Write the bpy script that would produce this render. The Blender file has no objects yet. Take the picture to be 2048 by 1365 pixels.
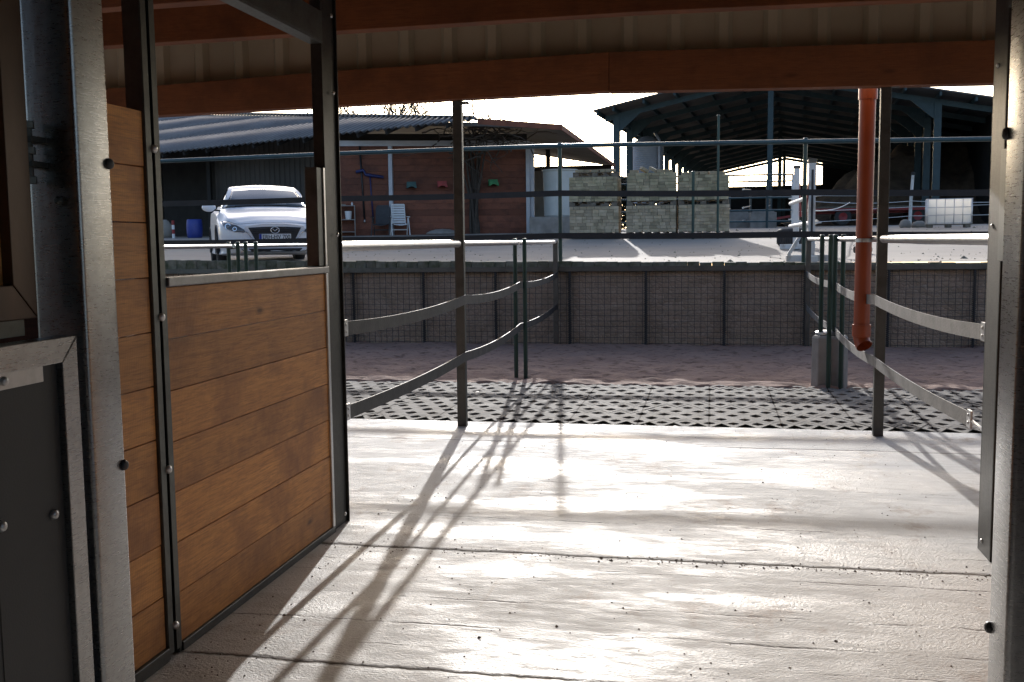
import bpy, bmesh, math, random
from mathutils import Vector, Matrix, noise
from mathutils.bvhtree import BVHTree
R = math.radians
rng = random.Random(7)
S = bpy.context.scene
COL = S.collection

# ------------------------------------------------------------------ mesh helpers
class MB:
    """collects geometry in world (or thing-local) coordinates, builds one mesh object"""
    def __init__(s): s.v = []; s.f = []
    def add(s, vs, fs):
        n = len(s.v); s.v += [tuple(p) for p in vs]; s.f += [tuple(i + n for i in q) for q in fs]; return s
    def box(s, x0, x1, y0, y1, z0, z1):
        vs = [(x, y, z) for z in (z0, z1) for y in (y0, y1) for x in (x0, x1)]
        return s.add(vs, [(0,2,3,1),(4,5,7,6),(0,1,5,4),(2,6,7,3),(0,4,6,2),(1,3,7,5)])
    def obox(s, c, ax, ay, az, hx, hy, hz):
        c, ax, ay, az = Vector(c), Vector(ax).normalized(), Vector(ay).normalized(), Vector(az).normalized()
        vs = [c + ax*hx*i + ay*hy*j + az*hz*k for k in (-1,1) for j in (-1,1) for i in (-1,1)]
        return s.add(vs, [(0,2,3,1),(4,5,7,6),(0,1,5,4),(2,6,7,3),(0,4,6,2),(1,3,7,5)])
    def bar(s, p, q, w, h, up=(0,0,1)):
        p, q = Vector(p), Vector(q); d = q - p
        a = d.cross(Vector(up))
        if a.length < 1e-6: a = d.cross(Vector((1,0,0)))
        a.normalize(); b = a.cross(d).normalized()
        return s.obox((p+q)/2, d, a, b, d.length/2, w/2, h/2)
    def tube(s, path, r, n=10, cap=True, r2=None):
        pts = [Vector(p) for p in path]; m = len(pts)
        rad = r if isinstance(r, (list, tuple)) else ([r]*m if r2 is None else [r+(r2-r)*i/(m-1) for i in range(m)])
        t0 = (pts[1]-pts[0]).normalized()
        a = t0.cross(Vector((0,0,1)))
        if a.length < .05: a = t0.cross(Vector((1,0,0)))
        a.normalize(); vs = []; 
        for i, p in enumerate(pts):
            t = (pts[min(i+1,m-1)]-pts[max(i-1,0)]).normalized()
            a = (a - t*a.dot(t))
            if a.length < 1e-5: a = t.orthogonal()
            a.normalize(); b = t.cross(a)
            vs += [p + (a*math.cos(2*math.pi*k/n)+b*math.sin(2*math.pi*k/n))*rad[i] for k in range(n)]
        fs = [(i*n+k, i*n+(k+1)%n, (i+1)*n+(k+1)%n, (i+1)*n+k) for i in range(m-1) for k in range(n)]
        if cap: fs += [tuple(range(n-1,-1,-1)), tuple((m-1)*n+k for k in range(n))]
        return s.add(vs, fs)
    def lathe(s, prof, n=24, c=(0,0,0), axis='z'):
        vs = []
        for r, z in prof:
            for k in range(n):
                a = 2*math.pi*k/n; x, y = r*math.cos(a), r*math.sin(a)
                q = (x,y,z) if axis=='z' else ((z,x,y) if axis=='x' else (y,z,x))
                vs.append((c[0]+q[0], c[1]+q[1], c[2]+q[2]))
        m = len(prof)
        fs = [(i*n+k, i*n+(k+1)%n, (i+1)*n+(k+1)%n, (i+1)*n+k) for i in range(m-1) for k in range(n)]
        return s.add(vs, fs)
    def prism(s, poly, z0, z1):
        n = len(poly); vs = [(x,y,z0) for x,y in poly]+[(x,y,z1) for x,y in poly]
        return s.add(vs, [tuple(range(n-1,-1,-1)), tuple(range(n,2*n))]+[(i,(i+1)%n,n+(i+1)%n,n+i) for i in range(n)])
    def extr(s, poly3, d):
        n = len(poly3); d = Vector(d); vs = [Vector(p) for p in poly3]; vs += [p+d for p in vs[:n]]
        return s.add(vs, [tuple(range(n-1,-1,-1)), tuple(range(n,2*n))]+[(i,(i+1)%n,n+(i+1)%n,n+i) for i in range(n)])
    def ribbon(s, path, h, t=.006):
        """flat upright band along a path (centre line), height h, thickness t"""
        pts = [Vector(p) for p in path]; m = len(pts); vs = []
        for i, p in enumerate(pts):
            d = pts[min(i+1,m-1)]-pts[max(i-1,0)]; a = Vector((-d.y, d.x, 0)).normalized()*t/2
            up = Vector((0,0,h/2))
            vs += [p-a-up, p+a-up, p+a+up, p-a+up]
        fs = [(i*4+k, i*4+(k+1)%4, i*4+4+(k+1)%4, i*4+4+k) for i in range(m-1) for k in range(4)]
        fs += [(3,2,1,0), tuple((m-1)*4+k for k in range(4))]
        return s.add(vs, fs)
    def grid(s, nx, ny, fn):
        vs = [fn(i/nx, j/ny) for j in range(ny+1) for i in range(nx+1)]
        return s.add(vs, [(j*(nx+1)+i, j*(nx+1)+i+1, (j+1)*(nx+1)+i+1, (j+1)*(nx+1)+i) for j in range(ny) for i in range(nx)])
    def dome(s, c, axis, r, h, n=12):
        c, a = Vector(c), Vector(axis).normalized(); u = a.orthogonal().normalized(); w = a.cross(u)
        rings = [(r,0),(r*.96,h*.4),(r*.8,h*.78),(r*.5,h)]
        vs = [c + a*z + (u*math.cos(2*math.pi*k/n)+w*math.sin(2*math.pi*k/n))*q for q,z in rings for k in range(n)]
        fs = [(i*n+k, i*n+(k+1)%n, (i+1)*n+(k+1)%n, (i+1)*n+k) for i in range(3) for k in range(n)] + [tuple(3*n+k for k in range(n))]
        return s.add(vs, fs)
    def build(s, name, m, parent=None, smooth=False, bevel=0, local=False):
        off = Vector((0,0,0)); q = parent
        while q is not None and not local: off += q.location; q = q.parent
        me = bpy.data.meshes.new(name)
        me.from_pydata([tuple(Vector(p)-off) for p in s.v], [], s.f); me.update()
        bm = bmesh.new(); bm.from_mesh(me); bmesh.ops.recalc_face_normals(bm, faces=bm.faces); bm.to_mesh(me); bm.free()
        if smooth:
            for p in me.polygons: p.use_smooth = True
        me.materials.append(m)
        o = bpy.data.objects.new(name, me); COL.objects.link(o)
        if parent is not None: o.parent = parent
        if bevel:
            b = o.modifiers.new('bevel','BEVEL'); b.width = bevel; b.segments = 2; b.limit_method = 'ANGLE'; b.angle_limit = R(40)
        if smooth == 'auto':
            for p in me.polygons: p.use_smooth = False
            sharp_smooth(me)
        return o

def sharp_smooth(me, ang=35):
    bm = bmesh.new(); bm.from_mesh(me)
    for e in bm.edges:
        e.smooth = not (len(e.link_faces) == 2 and e.calc_face_angle(0) > R(ang))
    for f in bm.faces: f.smooth = True
    bm.to_mesh(me); bm.free()

def tag(o, label=None, cat=None, group=None, kind=None):
    if label: o['label'] = label
    if cat: o['category'] = cat
    if group: o['group'] = group
    if kind: o['kind'] = kind
    return o
def thing(name, label, cat, loc=(0,0,0), group=None):
    o = bpy.data.objects.new(name, None); COL.objects.link(o); o.location = loc; o.empty_display_size = .2
    return tag(o, label, cat, group)
def struct(o): o['kind'] = 'structure'; return o
def kids(o): return [c for c in bpy.data.objects if c.parent is o]
def copy_tree(o, loc, rotz=None, label=None, parent=None):
    c = o.copy(); COL.objects.link(c)
    if parent is not None: c.parent = parent
    else:
        c.location = loc
        if rotz is not None: c.rotation_euler = (0,0,rotz)
        if label: c['label'] = label
    for k in kids(o): copy_tree(k, None, parent=c)
    return c

# ------------------------------------------------------------------ materials
class N:
    def __init__(s, name):
        s.m = bpy.data.materials.new(name); s.m.use_nodes = True; s.t = s.m.node_tree
        s.b = s.t.nodes['Principled BSDF']; s.co = s.t.nodes.new('ShaderNodeTexCoord').outputs['Object']
    def n(s, ty, **k):
        x = s.t.nodes.new('ShaderNode'+ty)
        for a, v in k.items(): setattr(x, a, v)
        return x
    def l(s, a, b): s.t.links.new(a, b)
    def put(s, sock, v):
        if isinstance(v, (int, float)): sock.default_value = v
        elif isinstance(v, (tuple, list)): sock.default_value = (*v, 1) if len(v) == 3 and len(sock.default_value) == 4 else v
        else: s.l(v, sock)
    def map(s, sc=(1,1,1), rot=(0,0,0), loc=(0,0,0), co=None):
        x = s.n('Mapping'); s.l(co or s.co, x.inputs[0]); x.inputs['Scale'].default_value = sc; x.inputs['Rotation'].default_value = rot; x.inputs['Location'].default_value = loc
        return x.outputs[0]
    def noise(s, scale=5, detail=4, rough=.55, co=None, dist=0):
        x = s.n('TexNoise'); s.l(co or s.co, x.inputs['Vector']); x.inputs['Scale'].default_value = scale; x.inputs['Detail'].default_value = detail; x.inputs['Roughness'].default_value = rough; x.inputs['Distortion'].default_value = dist
        return x.outputs['Fac']
    def vor(s, scale=5, co=None, feature='F1', out='Distance', rnd=1):
        x = s.n('TexVoronoi', feature=feature); s.l(co or s.co, x.inputs['Vector']); x.inputs['Scale'].default_value = scale; x.inputs['Randomness'].default_value = rnd
        return x.outputs[out]
    def ramp(s, f, *stops):
        x = s.n('ValToRGB'); s.l(f, x.inputs[0]); e = x.color_ramp.elements
        while len(e) < len(stops): e.new(.5)
        for i, (p, c) in enumerate(stops):
            e[i].position = p; e[i].color = (c,c,c,1) if isinstance(c, (int,float)) else (*c, 1)
        return x.outputs[0]
    def mix(s, f, a, b, mode='MIX'):
        x = s.n('Mix', data_type='RGBA', blend_type=mode); s.put(x.inputs[0], f); s.put(x.inputs[6], a); s.put(x.inputs[7], b)
        return x.outputs[2]
    def ma(s, op, a, b=0, c=0):
        x = s.n('Math', operation=op); s.put(x.inputs[0], a); s.put(x.inputs[1], b); s.put(x.inputs[2], c)
        return x.outputs[0]
    def xyz(s, co=None):
        x = s.n('SeparateXYZ'); s.l(co or s.co, x.inputs[0]); return x.outputs
    def island(s): return s.n('NewGeometry').outputs['Random Per Island']
    def bump(s, h, strength=.3, dist=.01, nrm=None):
        x = s.n('Bump'); s.l(h, x.inputs['Height']); x.inputs['Strength'].default_value = strength; x.inputs['Distance'].default_value = dist
        if nrm: s.l(nrm, x.inputs['Normal'])
        return x.outputs[0]
    def out(s, color, rough=.5, metal=0, nrm=None, spec=.5, coat=0):
        s.put(s.b.inputs['Base Color'], color); s.put(s.b.inputs['Roughness'], rough); s.put(s.b.inputs['Metallic'], metal)
        s.put(s.b.inputs['Specular IOR Level'], spec)
        if coat: s.b.inputs['Coat Weight'].default_value = coat; s.b.inputs['Coat Roughness'].default_value = .05
        if nrm: s.l(nrm, s.b.inputs['Normal'])
        return s.m

def simple(name, c1, c2=None, sc=(4,4,4), rough=(.45,.65), metal=0, bs=30, bstr=.15, isl=0, spec=.5, coat=0, p=(.35,.65)):
    n = N(name); c2 = c2 or tuple(x*.7 for x in c1)
    f = n.noise(1, 5, .6, n.map(sc)); col = n.mix(n.ramp(f, (p[0],0),(p[1],1)), c1, c2)
    if isl:
        k = n.ma('MULTIPLY_ADD', n.island(), 2*isl, 1-isl)
        col = n.mix(1, col, k, 'MULTIPLY')
    r = n.ma('MULTIPLY_ADD', f, rough[1]-rough[0], rough[0])
    return n.out(col, r, metal, n.bump(n.noise(bs, 4), bstr), spec, coat)

def wood(name, c1, c2, dark, axis='y', isl=.25, rough=.55, knots=.8):
    n = N(name)
    s = {'y':(9,.55,9), 'x':(.55,9,9), 'z':(9,9,.55)}[axis]; k = {'y':(.01,2.2,5.5),'x':(1.6,.01,5),'z':(4.2,.01,1.5)}[axis]
    off = n.n('Combine'+'XYZ'); ri = n.island()
    n.l(n.ma('MULTIPLY', ri, 31.7), off.inputs[0]); n.l(n.ma('MULTIPLY', ri, 17.3), off.inputs[1]); n.l(n.ma('MULTIPLY', ri, 23.1), off.inputs[2])
    vm = n.n('VectorMath', operation='ADD'); n.l(n.co, vm.inputs[0]); n.l(off.outputs[0], vm.inputs[1]); co = vm.outputs[0]
    g = n.noise(3.5, 7, .72, n.map(s, co=co), 1.0)
    col = n.mix(n.ramp(g, (.3,0),(.7,1)), c1, c2)
    g2 = n.noise(7, 5, .7, n.map(tuple(q*2.2 for q in s), co=co), .4); col = n.mix(n.ramp(g2, (.47,0),(.66,.6)), col, dark); blot = n.noise(2.3, 5, .65, co); col = n.mix(n.ramp(blot, (.46,0),(.68,.8)), col, dark)
    v = n.vor(1, n.map(k, co=co)); kn = n.ramp(v, (.045,1),(.085,.35),(.13,0))
    col = n.mix(n.ma('MULTIPLY', kn, knots), col, tuple(x*.3 for x in dark))
    kk = n.ma('MULTIPLY_ADD', ri, 2*isl, 1-isl); cc = n.n('CombineColor')
    for i in range(3): n.l(kk, cc.inputs[i])
    col = n.mix(1, col, cc.outputs[0], 'MULTIPLY')
    # band-saw ribs across the board
    w = n.n('TexWave', wave_type='BANDS', bands_direction={'y':'Y','x':'X','z':'Z'}[axis]); n.l(n.co, w.inputs[0]); w.inputs['Scale'].default_value = 28; w.inputs['Distortion'].default_value = 1.5
    col = n.mix(n.ma('MULTIPLY', w.outputs['Fac'], .16), col, dark); nb = n.bump(w.outputs['Fac'], .06, .004); nb = n.bump(n.noise(6, 5, .6, n.map(s, co=co)), .3, .006, nb)
    return n.out(col, rough, 0, nb, .4)

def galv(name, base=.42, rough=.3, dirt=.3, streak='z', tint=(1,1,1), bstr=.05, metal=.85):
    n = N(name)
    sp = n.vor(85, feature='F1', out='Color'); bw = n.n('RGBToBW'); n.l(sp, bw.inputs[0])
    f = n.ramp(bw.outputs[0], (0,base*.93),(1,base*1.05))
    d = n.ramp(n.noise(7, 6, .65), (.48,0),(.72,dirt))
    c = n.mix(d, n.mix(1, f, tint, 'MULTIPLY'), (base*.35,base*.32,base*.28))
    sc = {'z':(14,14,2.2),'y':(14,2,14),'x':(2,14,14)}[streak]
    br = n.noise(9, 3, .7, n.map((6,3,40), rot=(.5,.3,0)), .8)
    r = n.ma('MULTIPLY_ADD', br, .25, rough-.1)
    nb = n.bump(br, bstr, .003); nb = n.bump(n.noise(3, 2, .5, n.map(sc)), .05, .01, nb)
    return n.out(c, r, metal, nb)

def m_floor():
    n = N('wet_concrete'); x, y, z = n.xyz()
    big = n.noise(.9, 5, .6, n.map((.7,1.7,1))); mid = n.noise(4, 5, .6, n.map((.5,1.6,1)))
    c = n.mix(n.ramp(big, (.35,0),(.68,1)), (.57,.565,.555), (.48,.47,.455))
    c = n.mix(n.ramp(mid, (.5,0),(.75,.5)), c, (.50,.48,.46)); strk = n.noise(3, 6, .7, n.map((.8,5,1))); c = n.mix(n.ramp(strk, (.52,0),(.68,.45)), c, (.27,.245,.22))
    # rusty-tan scuffs and drag marks
    scf = n.noise(2.2, 6, .7, n.map((1.3,.8,1), loc=(3,1,0))); c = n.mix(n.ramp(scf, (.55,0),(.68,.7)), c, (.27,.19,.135))
    drag = n.noise(1.4, 3, .6, n.map((7,.35,1), rot=(0,0,R(-14)))); c = n.mix(n.ramp(drag, (.66,0),(.72,.25)), c, (.30,.22,.15))
    # joints and cracks (run along x)
    wob = n.ma('MULTIPLY_ADD', n.noise(2.2, 5, .65), .16, -.08); wob2 = n.ma('MULTIPLY_ADD', n.noise(14, 3, .6), .03, -.015)
    crk = None
    for y0, w, amt, br in ((4.84,.030,1,.20),(3.42,.022,1,.34),(7.62,.022,.8,.25),(5.45,.012,.9,.46),(4.15,.011,.85,.48),(3.85,.012,.85,.46),(6.35,.012,.7,.5),(4.62,.010,.9,.48),(4.45,.008,.8,.5),(3.62,.008,.8,.5),(5.05,.007,.8,.5)):
        dd = n.ma('ABSOLUTE', n.ma('SUBTRACT', n.ma('ADD', n.ma('ADD', y, n.ma('MULTIPLY', wob, .5 if w > .007 else 1.6)), wob2), y0))
        e = n.ma('MULTIPLY', n.ma('SUBTRACT', 1, n.ma('SMOOTH_MIN', n.ma('DIVIDE', dd, w), 1, .3)), 1)
        e = n.ma('MAXIMUM', e, 0)
        msk = n.ramp(n.noise(1.9, 7, .75, n.map((1,1,1), loc=(y0*3.1, y0, 0))), (br,0),(br+.12,amt))
        e = n.ma('MULTIPLY', e, msk); crk = e if crk is None else n.ma('MAXIMUM', crk, e)
    c = n.mix(crk, c, (.035,.024,.017))
    spk = n.vor(55); c = n.mix(n.ma('MULTIPLY', n.ramp(spk, (.05,1),(.09,0)), n.ramp(n.noise(5,2), (.55,0),(.65,.7))), c, (.10,.07,.05))
    wet = n.ramp(n.noise(1.15, 5, .6, n.map((.55,1.5,1), loc=(5.2,.7,0))), (.47,0),(.60,1)); wet = n.ma('MULTIPLY', wet, n.ramp(n.noise(16, 4, .7, n.map((.5,1.4,1))), (.36,.25),(.5,1)))
    c = n.mix(n.ma('MULTIPLY', wet, .42), c, (.25,.22,.19))
    fine = n.noise(75, 4, .65, n.map((.85,1.25,1))); mid2 = n.noise(11, 4, .6, n.map((.5,1.8,1)))
    r = n.ma('MULTIPLY_ADD', wet, -.34, n.ma('MULTIPLY_ADD', n.ramp(mid2, (.3,0),(.7,1)), .25, .60))
    nb = n.bump(mid2, .13, .012); nb = n.bump(fine, .8, .008, nb); nb = n.bump(n.ma('SUBTRACT', 1, crk), .6, .01, nb)
    gr = n.noise(130, 3, .7, n.map((.6,1.4,1))); c = n.mix(n.ramp(gr, (.5,0),(.75,.35)), c, (.22,.20,.18))
    return n.out(c, n.ma('MAXIMUM', r, n.ma('MULTIPLY', crk, .95)), 0, nb, n.ma('MULTIPLY', n.ma('SUBTRACT', 1, crk), .24))

def m_yard():
    n = N('yard_hardcore')
    a = n.noise(.35, 5, .6, n.map((.6,1.6,1))); b = n.noise(3, 6, .65, n.map((.7,2.2,1)))
    c = n.mix(n.ramp(a, (.35,0),(.7,1)), (.38,.335,.29), (.30,.265,.225)); c = n.mix(n.ramp(b, (.5,0),(.75,.6)), c, (.27,.25,.225))
    s = n.vor(9); c = n.mix(n.ma('MULTIPLY', n.ramp(s, (.06,1),(.12,0)), .5), c, (.14,.12,.10))
    nb = n.bump(b, .4, .03); nb = n.bump(n.noise(30, 5), .3, .01, nb)
    return n.out(c, .85, 0, nb, .2)

def m_sand():
    n = N('trodden_sand')
    a = n.noise(1.2, 5, .6); b = n.noise(9, 5, .65, n.map((.8,1.4,1)))
    c = n.mix(n.ramp(a, (.35,0),(.7,1)), (.34,.235,.19), (.27,.18,.145)); c = n.mix(n.ramp(b, (.52,0),(.66,.85)), c, (.11,.07,.052))
    nb = n.bump(b, .7, .03); nb = n.bump(n.noise(60, 4), .4, .008, nb)
    return n.out(c, .92, 0, nb, .2)

def m_gabion():
    n = N('gabion_stone'); co = n.map((1,1,1.35))
    v = n.vor(13, co, out='Color'); bw = n.n('RGBToBW'); n.l(v, bw.inputs[0])
    c = n.ramp(bw.outputs[0], (0,(.37,.29,.225)),(.5,(.43,.34,.265)),(1,(.48,.385,.305)))
    d = n.vor(13, co, 'DISTANCE_TO_EDGE'); c = n.mix(n.ramp(d, (.0,.5),(.05,0)), c, (.12,.105,.09))
    c = n.mix(n.ramp(n.noise(2.5,4), (.45,0),(.7,.45)), c, (.25,.215,.16))
    nb = n.bump(n.ramp(d, (0,0),(.2,1)), .5, .02); nb = n.bump(n.noise(40,4), .3, .01, nb)
    return n.out(c, .9, 0, nb, .2)

def m_paver():
    n = N('grid_paver_concrete'); x, y, z = n.xyz()
    c = n.mix(n.ramp(n.noise(3,5), (.35,0),(.7,1)), (.235,.225,.21), (.175,.165,.15))
    c = n.mix(n.ramp(n.noise(17,5,.7), (.50,0),(.66,.6)), c, (.15,.125,.10))
    j = None
    for a, p, o in ((x,.6,0.0),(y,.4,.05)):
        q = n.ma('ABSOLUTE', n.ma('SUBTRACT', n.ma('FRACT', n.ma('DIVIDE', n.ma('ADD', n.ma('ADD', a, o), 60), p)), .5))
        e = n.ramp(q, (.484,0),(.492,1)); j = e if j is None else n.ma('MAXIMUM', j, e)
    c = n.mix(j, c, (.05,.04,.035))
    nb = n.bump(n.ma('SUBTRACT', 1, j), .5, .01); nb = n.bump(n.noise(45,4), .3, .006, nb)
    return n.out(c, n.ma('MULTIPLY_ADD', n.noise(6,4), .25, .72), 0, nb, .1)

M = dict(
 floor=m_floor(), yard=m_yard(), sand=m_sand(), gabion=m_gabion(), paver=m_paver(),
 soil=simple('wet_soil', (.19,.145,.11), (.09,.07,.055), (6,6,6), (.35,.8), bs=40, bstr=.6),
 kerb=simple('mossy_kerb', (.20,.19,.15), (.075,.085,.045), (7,7,7), (.8,.95), bs=50, bstr=.5, isl=.2),
 board=wood('stained_spruce_board', (.74,.35,.10), (.50,.215,.06), (.24,.095,.034), 'y', .24),
 boardz=wood('spruce_post_timber', (.26,.17,.09), (.20,.13,.07), (.10,.065,.04), 'z', .1),
 beam=wood('larch_red_beam', (.24,.085,.03), (.19,.062,.022), (.10,.034,.014), 'x', .1, .6, .5),
 planks=wood('weathered_red_plank', (.24,.088,.050), (.17,.06,.036), (.08,.032,.022), 'x', .3, .75, .3),
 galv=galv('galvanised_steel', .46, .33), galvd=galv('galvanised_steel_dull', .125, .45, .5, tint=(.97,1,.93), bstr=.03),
 galvk=galv('galvanised_channel_dark', .075, .45, .5, tint=(1,.98,.9), bstr=.03), galvm=galv('galvanised_steel_mid', .24, .4, .45, streak='y', bstr=.03), galvl=galv('galvanised_tube', .62, .34, .25), galvw=galv('brushed_galvanised_post', .36, .27, .3, bstr=.07, metal=1), brownst=simple('brown_reflection_steel', (.075,.045,.03), (.05,.032,.022), (6,6,2), (.3,.45), .5, bs=30, bstr=.05),  # brown steel has the reflection of dark wood painted into its colour
 sheet=simple('roof_sheet_coating', (.38,.32,.24), (.31,.26,.19), (1,1,1), (.4,.5), bs=8, bstr=.03),
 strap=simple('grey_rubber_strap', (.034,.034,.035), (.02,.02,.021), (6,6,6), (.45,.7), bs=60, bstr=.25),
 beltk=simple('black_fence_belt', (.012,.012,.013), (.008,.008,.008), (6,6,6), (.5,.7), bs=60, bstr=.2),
 strapl=simple('sunlit_belt_tone', (.20,.19,.18), (.12,.115,.11), (5,5,5), (.5,.75), bs=60, bstr=.25),  # paler copy of the belt rubber, sunlight put into its colour
 green=simple('green_painted_steel', (.012,.05,.036), (.010,.035,.028), (5,5,5), (.3,.45), bs=20, bstr=.04),
 teal=simple('blue_green_rail_paint', (.028,.075,.09), (.02,.055,.065), (5,5,5), (.3,.42), bs=20, bstr=.03),
 orange=simple('orange_drain_pvc', (.36,.068,.02), (.29,.055,.018), (2,2,2), (.33,.42), bs=10, bstr=.02),
 dark=simple('dark_plastic', (.022,.022,.023), None, (3,3,3), (.4,.6), bs=20, bstr=.05),
 panel=simple('anthracite_panel', (.033,.034,.035), (.028,.029,.03), (2,2,2), (.55,.65), bs=200, bstr=.08),
 conc=simple('cast_concrete', (.33,.31,.285), (.22,.205,.185), (3,3,3), (.75,.9), bs=35, bstr=.4),
 cement=None, white=simple('white_plastic', (.72,.73,.74), (.62,.63,.62), (3,3,3), (.35,.5), bs=10, bstr=.03),
 tank=simple('milky_polyethylene', (.50,.53,.52), (.42,.45,.44), (2,2,2), (.4,.55), bs=8, bstr=.03),
 wpaint=simple('weathered_white_paint', (.70,.69,.66), (.40,.36,.30), (7,7,3), (.6,.8), bs=40, bstr=.3, p=(.5,.72)),
 greyp=simple('grey_weave', (.045,.047,.052), None, (6,6,6), (.6,.8), bs=90, bstr=.3),
 blue=simple('blue_drum_plastic', (.025,.05,.30), (.02,.04,.22), (3,3,3), (.35,.5), bs=10, bstr=.03),
 bluep=simple('faded_blue_pipe', (.018,.03,.13), None, (3,3,3), (.4,.55), bs=10, bstr=.02),
 red=simple('red_paint', (.32,.02,.02), (.2,.02,.02), (4,4,4), (.4,.6), bs=20, bstr=.05),
 cgreen=simple('green_plastic', (.01,.20,.06), None, (4,4,4), (.4,.6), bs=20, bstr=.05),
 cteal=simple('petrol_plastic', (.015,.085,.085), None, (4,4,4), (.4,.6), bs=20, bstr=.05),
 tyre=simple('tyre_rubber', (.028,.027,.027), (.045,.042,.04), (8,8,8), (.7,.85), bs=40, bstr=.3),
 barnst=simple('barn_steel_teal', (.022,.050,.058), (.016,.036,.042), (3,3,3), (.5,.65), bs=20, bstr=.05),
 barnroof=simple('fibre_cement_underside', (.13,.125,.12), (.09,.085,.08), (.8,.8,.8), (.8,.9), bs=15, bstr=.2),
 block=simple('mossy_paving_block', (.39,.33,.22), (.27,.24,.145), (5,5,5), (.85,.95), bs=45, bstr=.4, isl=.32),
 block2=simple('grey_paving_block', (.46,.375,.265), (.33,.27,.17), (5,5,5), (.85,.95), bs=45, bstr=.4, isl=.25),
 pallet=simple('pallet_wood', (.17,.145,.11), (.10,.085,.065), (9,9,9), (.8,.9), bs=30, bstr=.4, isl=.2),
 bark=simple('bare_bark', (.075,.06,.048), (.045,.037,.03), (20,20,6), (.85,.95), bs=50, bstr=.5),
 heap=simple('dark_straw_heap', (.15,.105,.07), (.08,.055,.04), (2,2,2), (.9,.98), bs=18, bstr=.8),
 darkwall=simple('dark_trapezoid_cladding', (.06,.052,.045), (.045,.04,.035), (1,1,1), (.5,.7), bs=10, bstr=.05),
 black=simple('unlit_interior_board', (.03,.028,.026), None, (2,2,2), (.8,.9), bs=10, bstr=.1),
 beige=simple('plastered_wall', (.30,.27,.23), (.23,.21,.18), (2,2,2), (.85,.95), bs=20, bstr=.2),
 rope=simple('white_fence_tape', (.75,.75,.73), (.6,.6,.58), (9,9,9), (.5,.7), bs=60, bstr=.1),
 paint=simple('white_car_paint', (.84,.84,.85), (.81,.81,.83), (.5,.5,.5), (.3,.36), bs=2, bstr=.0, coat=.35),
 chrome=simple('chrome_trim', (.75,.75,.76), (.7,.7,.7), (4,4,4), (.12,.2), 1, bs=5, bstr=0),
 glass=simple('tinted_car_glass', (.045,.055,.065), (.04,.05,.06), (1,1,1), (.03,.06), 0, bs=2, bstr=0, spec=1.0, coat=1),
 lamp=simple('headlamp_glass', (.10,.11,.12), (.05,.05,.055), (9,9,9), (.05,.1), .3, bs=5, bstr=0, coat=1),
 ink=simple('plate_black', (.01,.01,.01), None, (4,4,4), (.5,.6), bs=5, bstr=0),
 euro=simple('plate_blue', (.01,.04,.35), None, (4,4,4), (.5,.6), bs=5, bstr=0),
 ground=simple('rough_grassland', (.10,.11,.05), (.13,.11,.07), (.2,.2,.2), (.9,.98), bs=3, bstr=.5),
 wire=simple('dull_wire', (.065,.066,.07), (.045,.045,.048), (9,9,9), (.4,.6), .5, bs=20, bstr=.05),
 zinc=simple('ribbed_zinc', (.46,.48,.52), (.38,.40,.44), (2,2,2), (.4,.55), .25, bs=8, bstr=.05),
)
def translucent(m, col, f):
    t = m.node_tree; b = t.nodes['Principled BSDF']; o = t.nodes['Material Output']
    tr = t.nodes.new('ShaderNodeBsdfTranslucent'); tr.inputs[0].default_value = (*col,1); mx = t.nodes.new('ShaderNodeMixShader'); mx.inputs[0].default_value = f
    t.links.new(b.outputs[0], mx.inputs[1]); t.links.new(tr.outputs[0], mx.inputs[2]); t.links.new(mx.outputs[0], o.inputs[0])
M['milk'] = simple('sunlit_milky_plastic', (.78,.78,.75), (.72,.71,.66), (3,3,3), (.35,.5), bs=10, bstr=.03); translucent(M['milk'], (.96,.94,.86), .8)
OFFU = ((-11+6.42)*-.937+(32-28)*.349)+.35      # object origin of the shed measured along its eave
def m_cement():
    n = N('corrugated_fibre_cement')
    c = n.mix(n.ramp(n.noise(.8,5), (.35,0),(.7,1)), (.24,.225,.22), (.16,.15,.15))
    c = n.mix(n.ramp(n.noise(6,5,.7), (.55,0),(.72,.6)), c, (.09,.09,.085))
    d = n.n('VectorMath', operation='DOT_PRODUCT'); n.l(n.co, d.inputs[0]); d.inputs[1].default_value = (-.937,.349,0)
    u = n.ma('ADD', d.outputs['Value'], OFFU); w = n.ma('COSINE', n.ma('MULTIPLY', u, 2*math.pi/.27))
    c = n.mix(n.ramp(n.ma('MULTIPLY_ADD', w, .5, .5), (.32,.95),(.72,0)), c, (.018,.018,.018))  # shade of the troughs put into the colour along each wave
    return n.out(c, .7, 0, n.bump(n.noise(40,4), .3, .01), .4)
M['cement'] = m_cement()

# ------------------------------------------------------------------ camera, light, sky
EYE = Vector((0,0,1.55)); YAW, PIT, ROL = .194417, .0977269, -.011488
fw = Vector((-math.sin(YAW)*math.cos(PIT), math.cos(YAW)*math.cos(PIT), -math.sin(PIT)))
rt = Vector((math.cos(YAW), math.sin(YAW), 0)); up = rt.cross(fw)
rt2 = rt*math.cos(ROL)+up*math.sin(ROL); up2 = up*math.cos(ROL)-rt*math.sin(ROL)
cam = bpy.data.cameras.new('camera'); co = bpy.data.objects.new('camera', cam); COL.objects.link(co)
mm = Matrix.Identity(4)
for i in range(3): mm[i][0] = rt2[i]; mm[i][1] = up2[i]; mm[i][2] = -fw[i]; mm[i][3] = EYE[i]
co.matrix_world = mm
cam.sensor_width = 36; cam.lens = 2020.92/2048*36; cam.clip_start = .05; cam.clip_end = 3000
S.camera = co
ELEV, AZ = R(16.9), R(-8.3)
sv = Vector((math.sin(AZ)*math.cos(ELEV), math.cos(AZ)*math.cos(ELEV), math.sin(ELEV)))
sl = bpy.data.lights.new('sun','SUN'); sl.energy = 2.6; sl.angle = R(.53); sl.color = (1,.975,.95)
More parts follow.
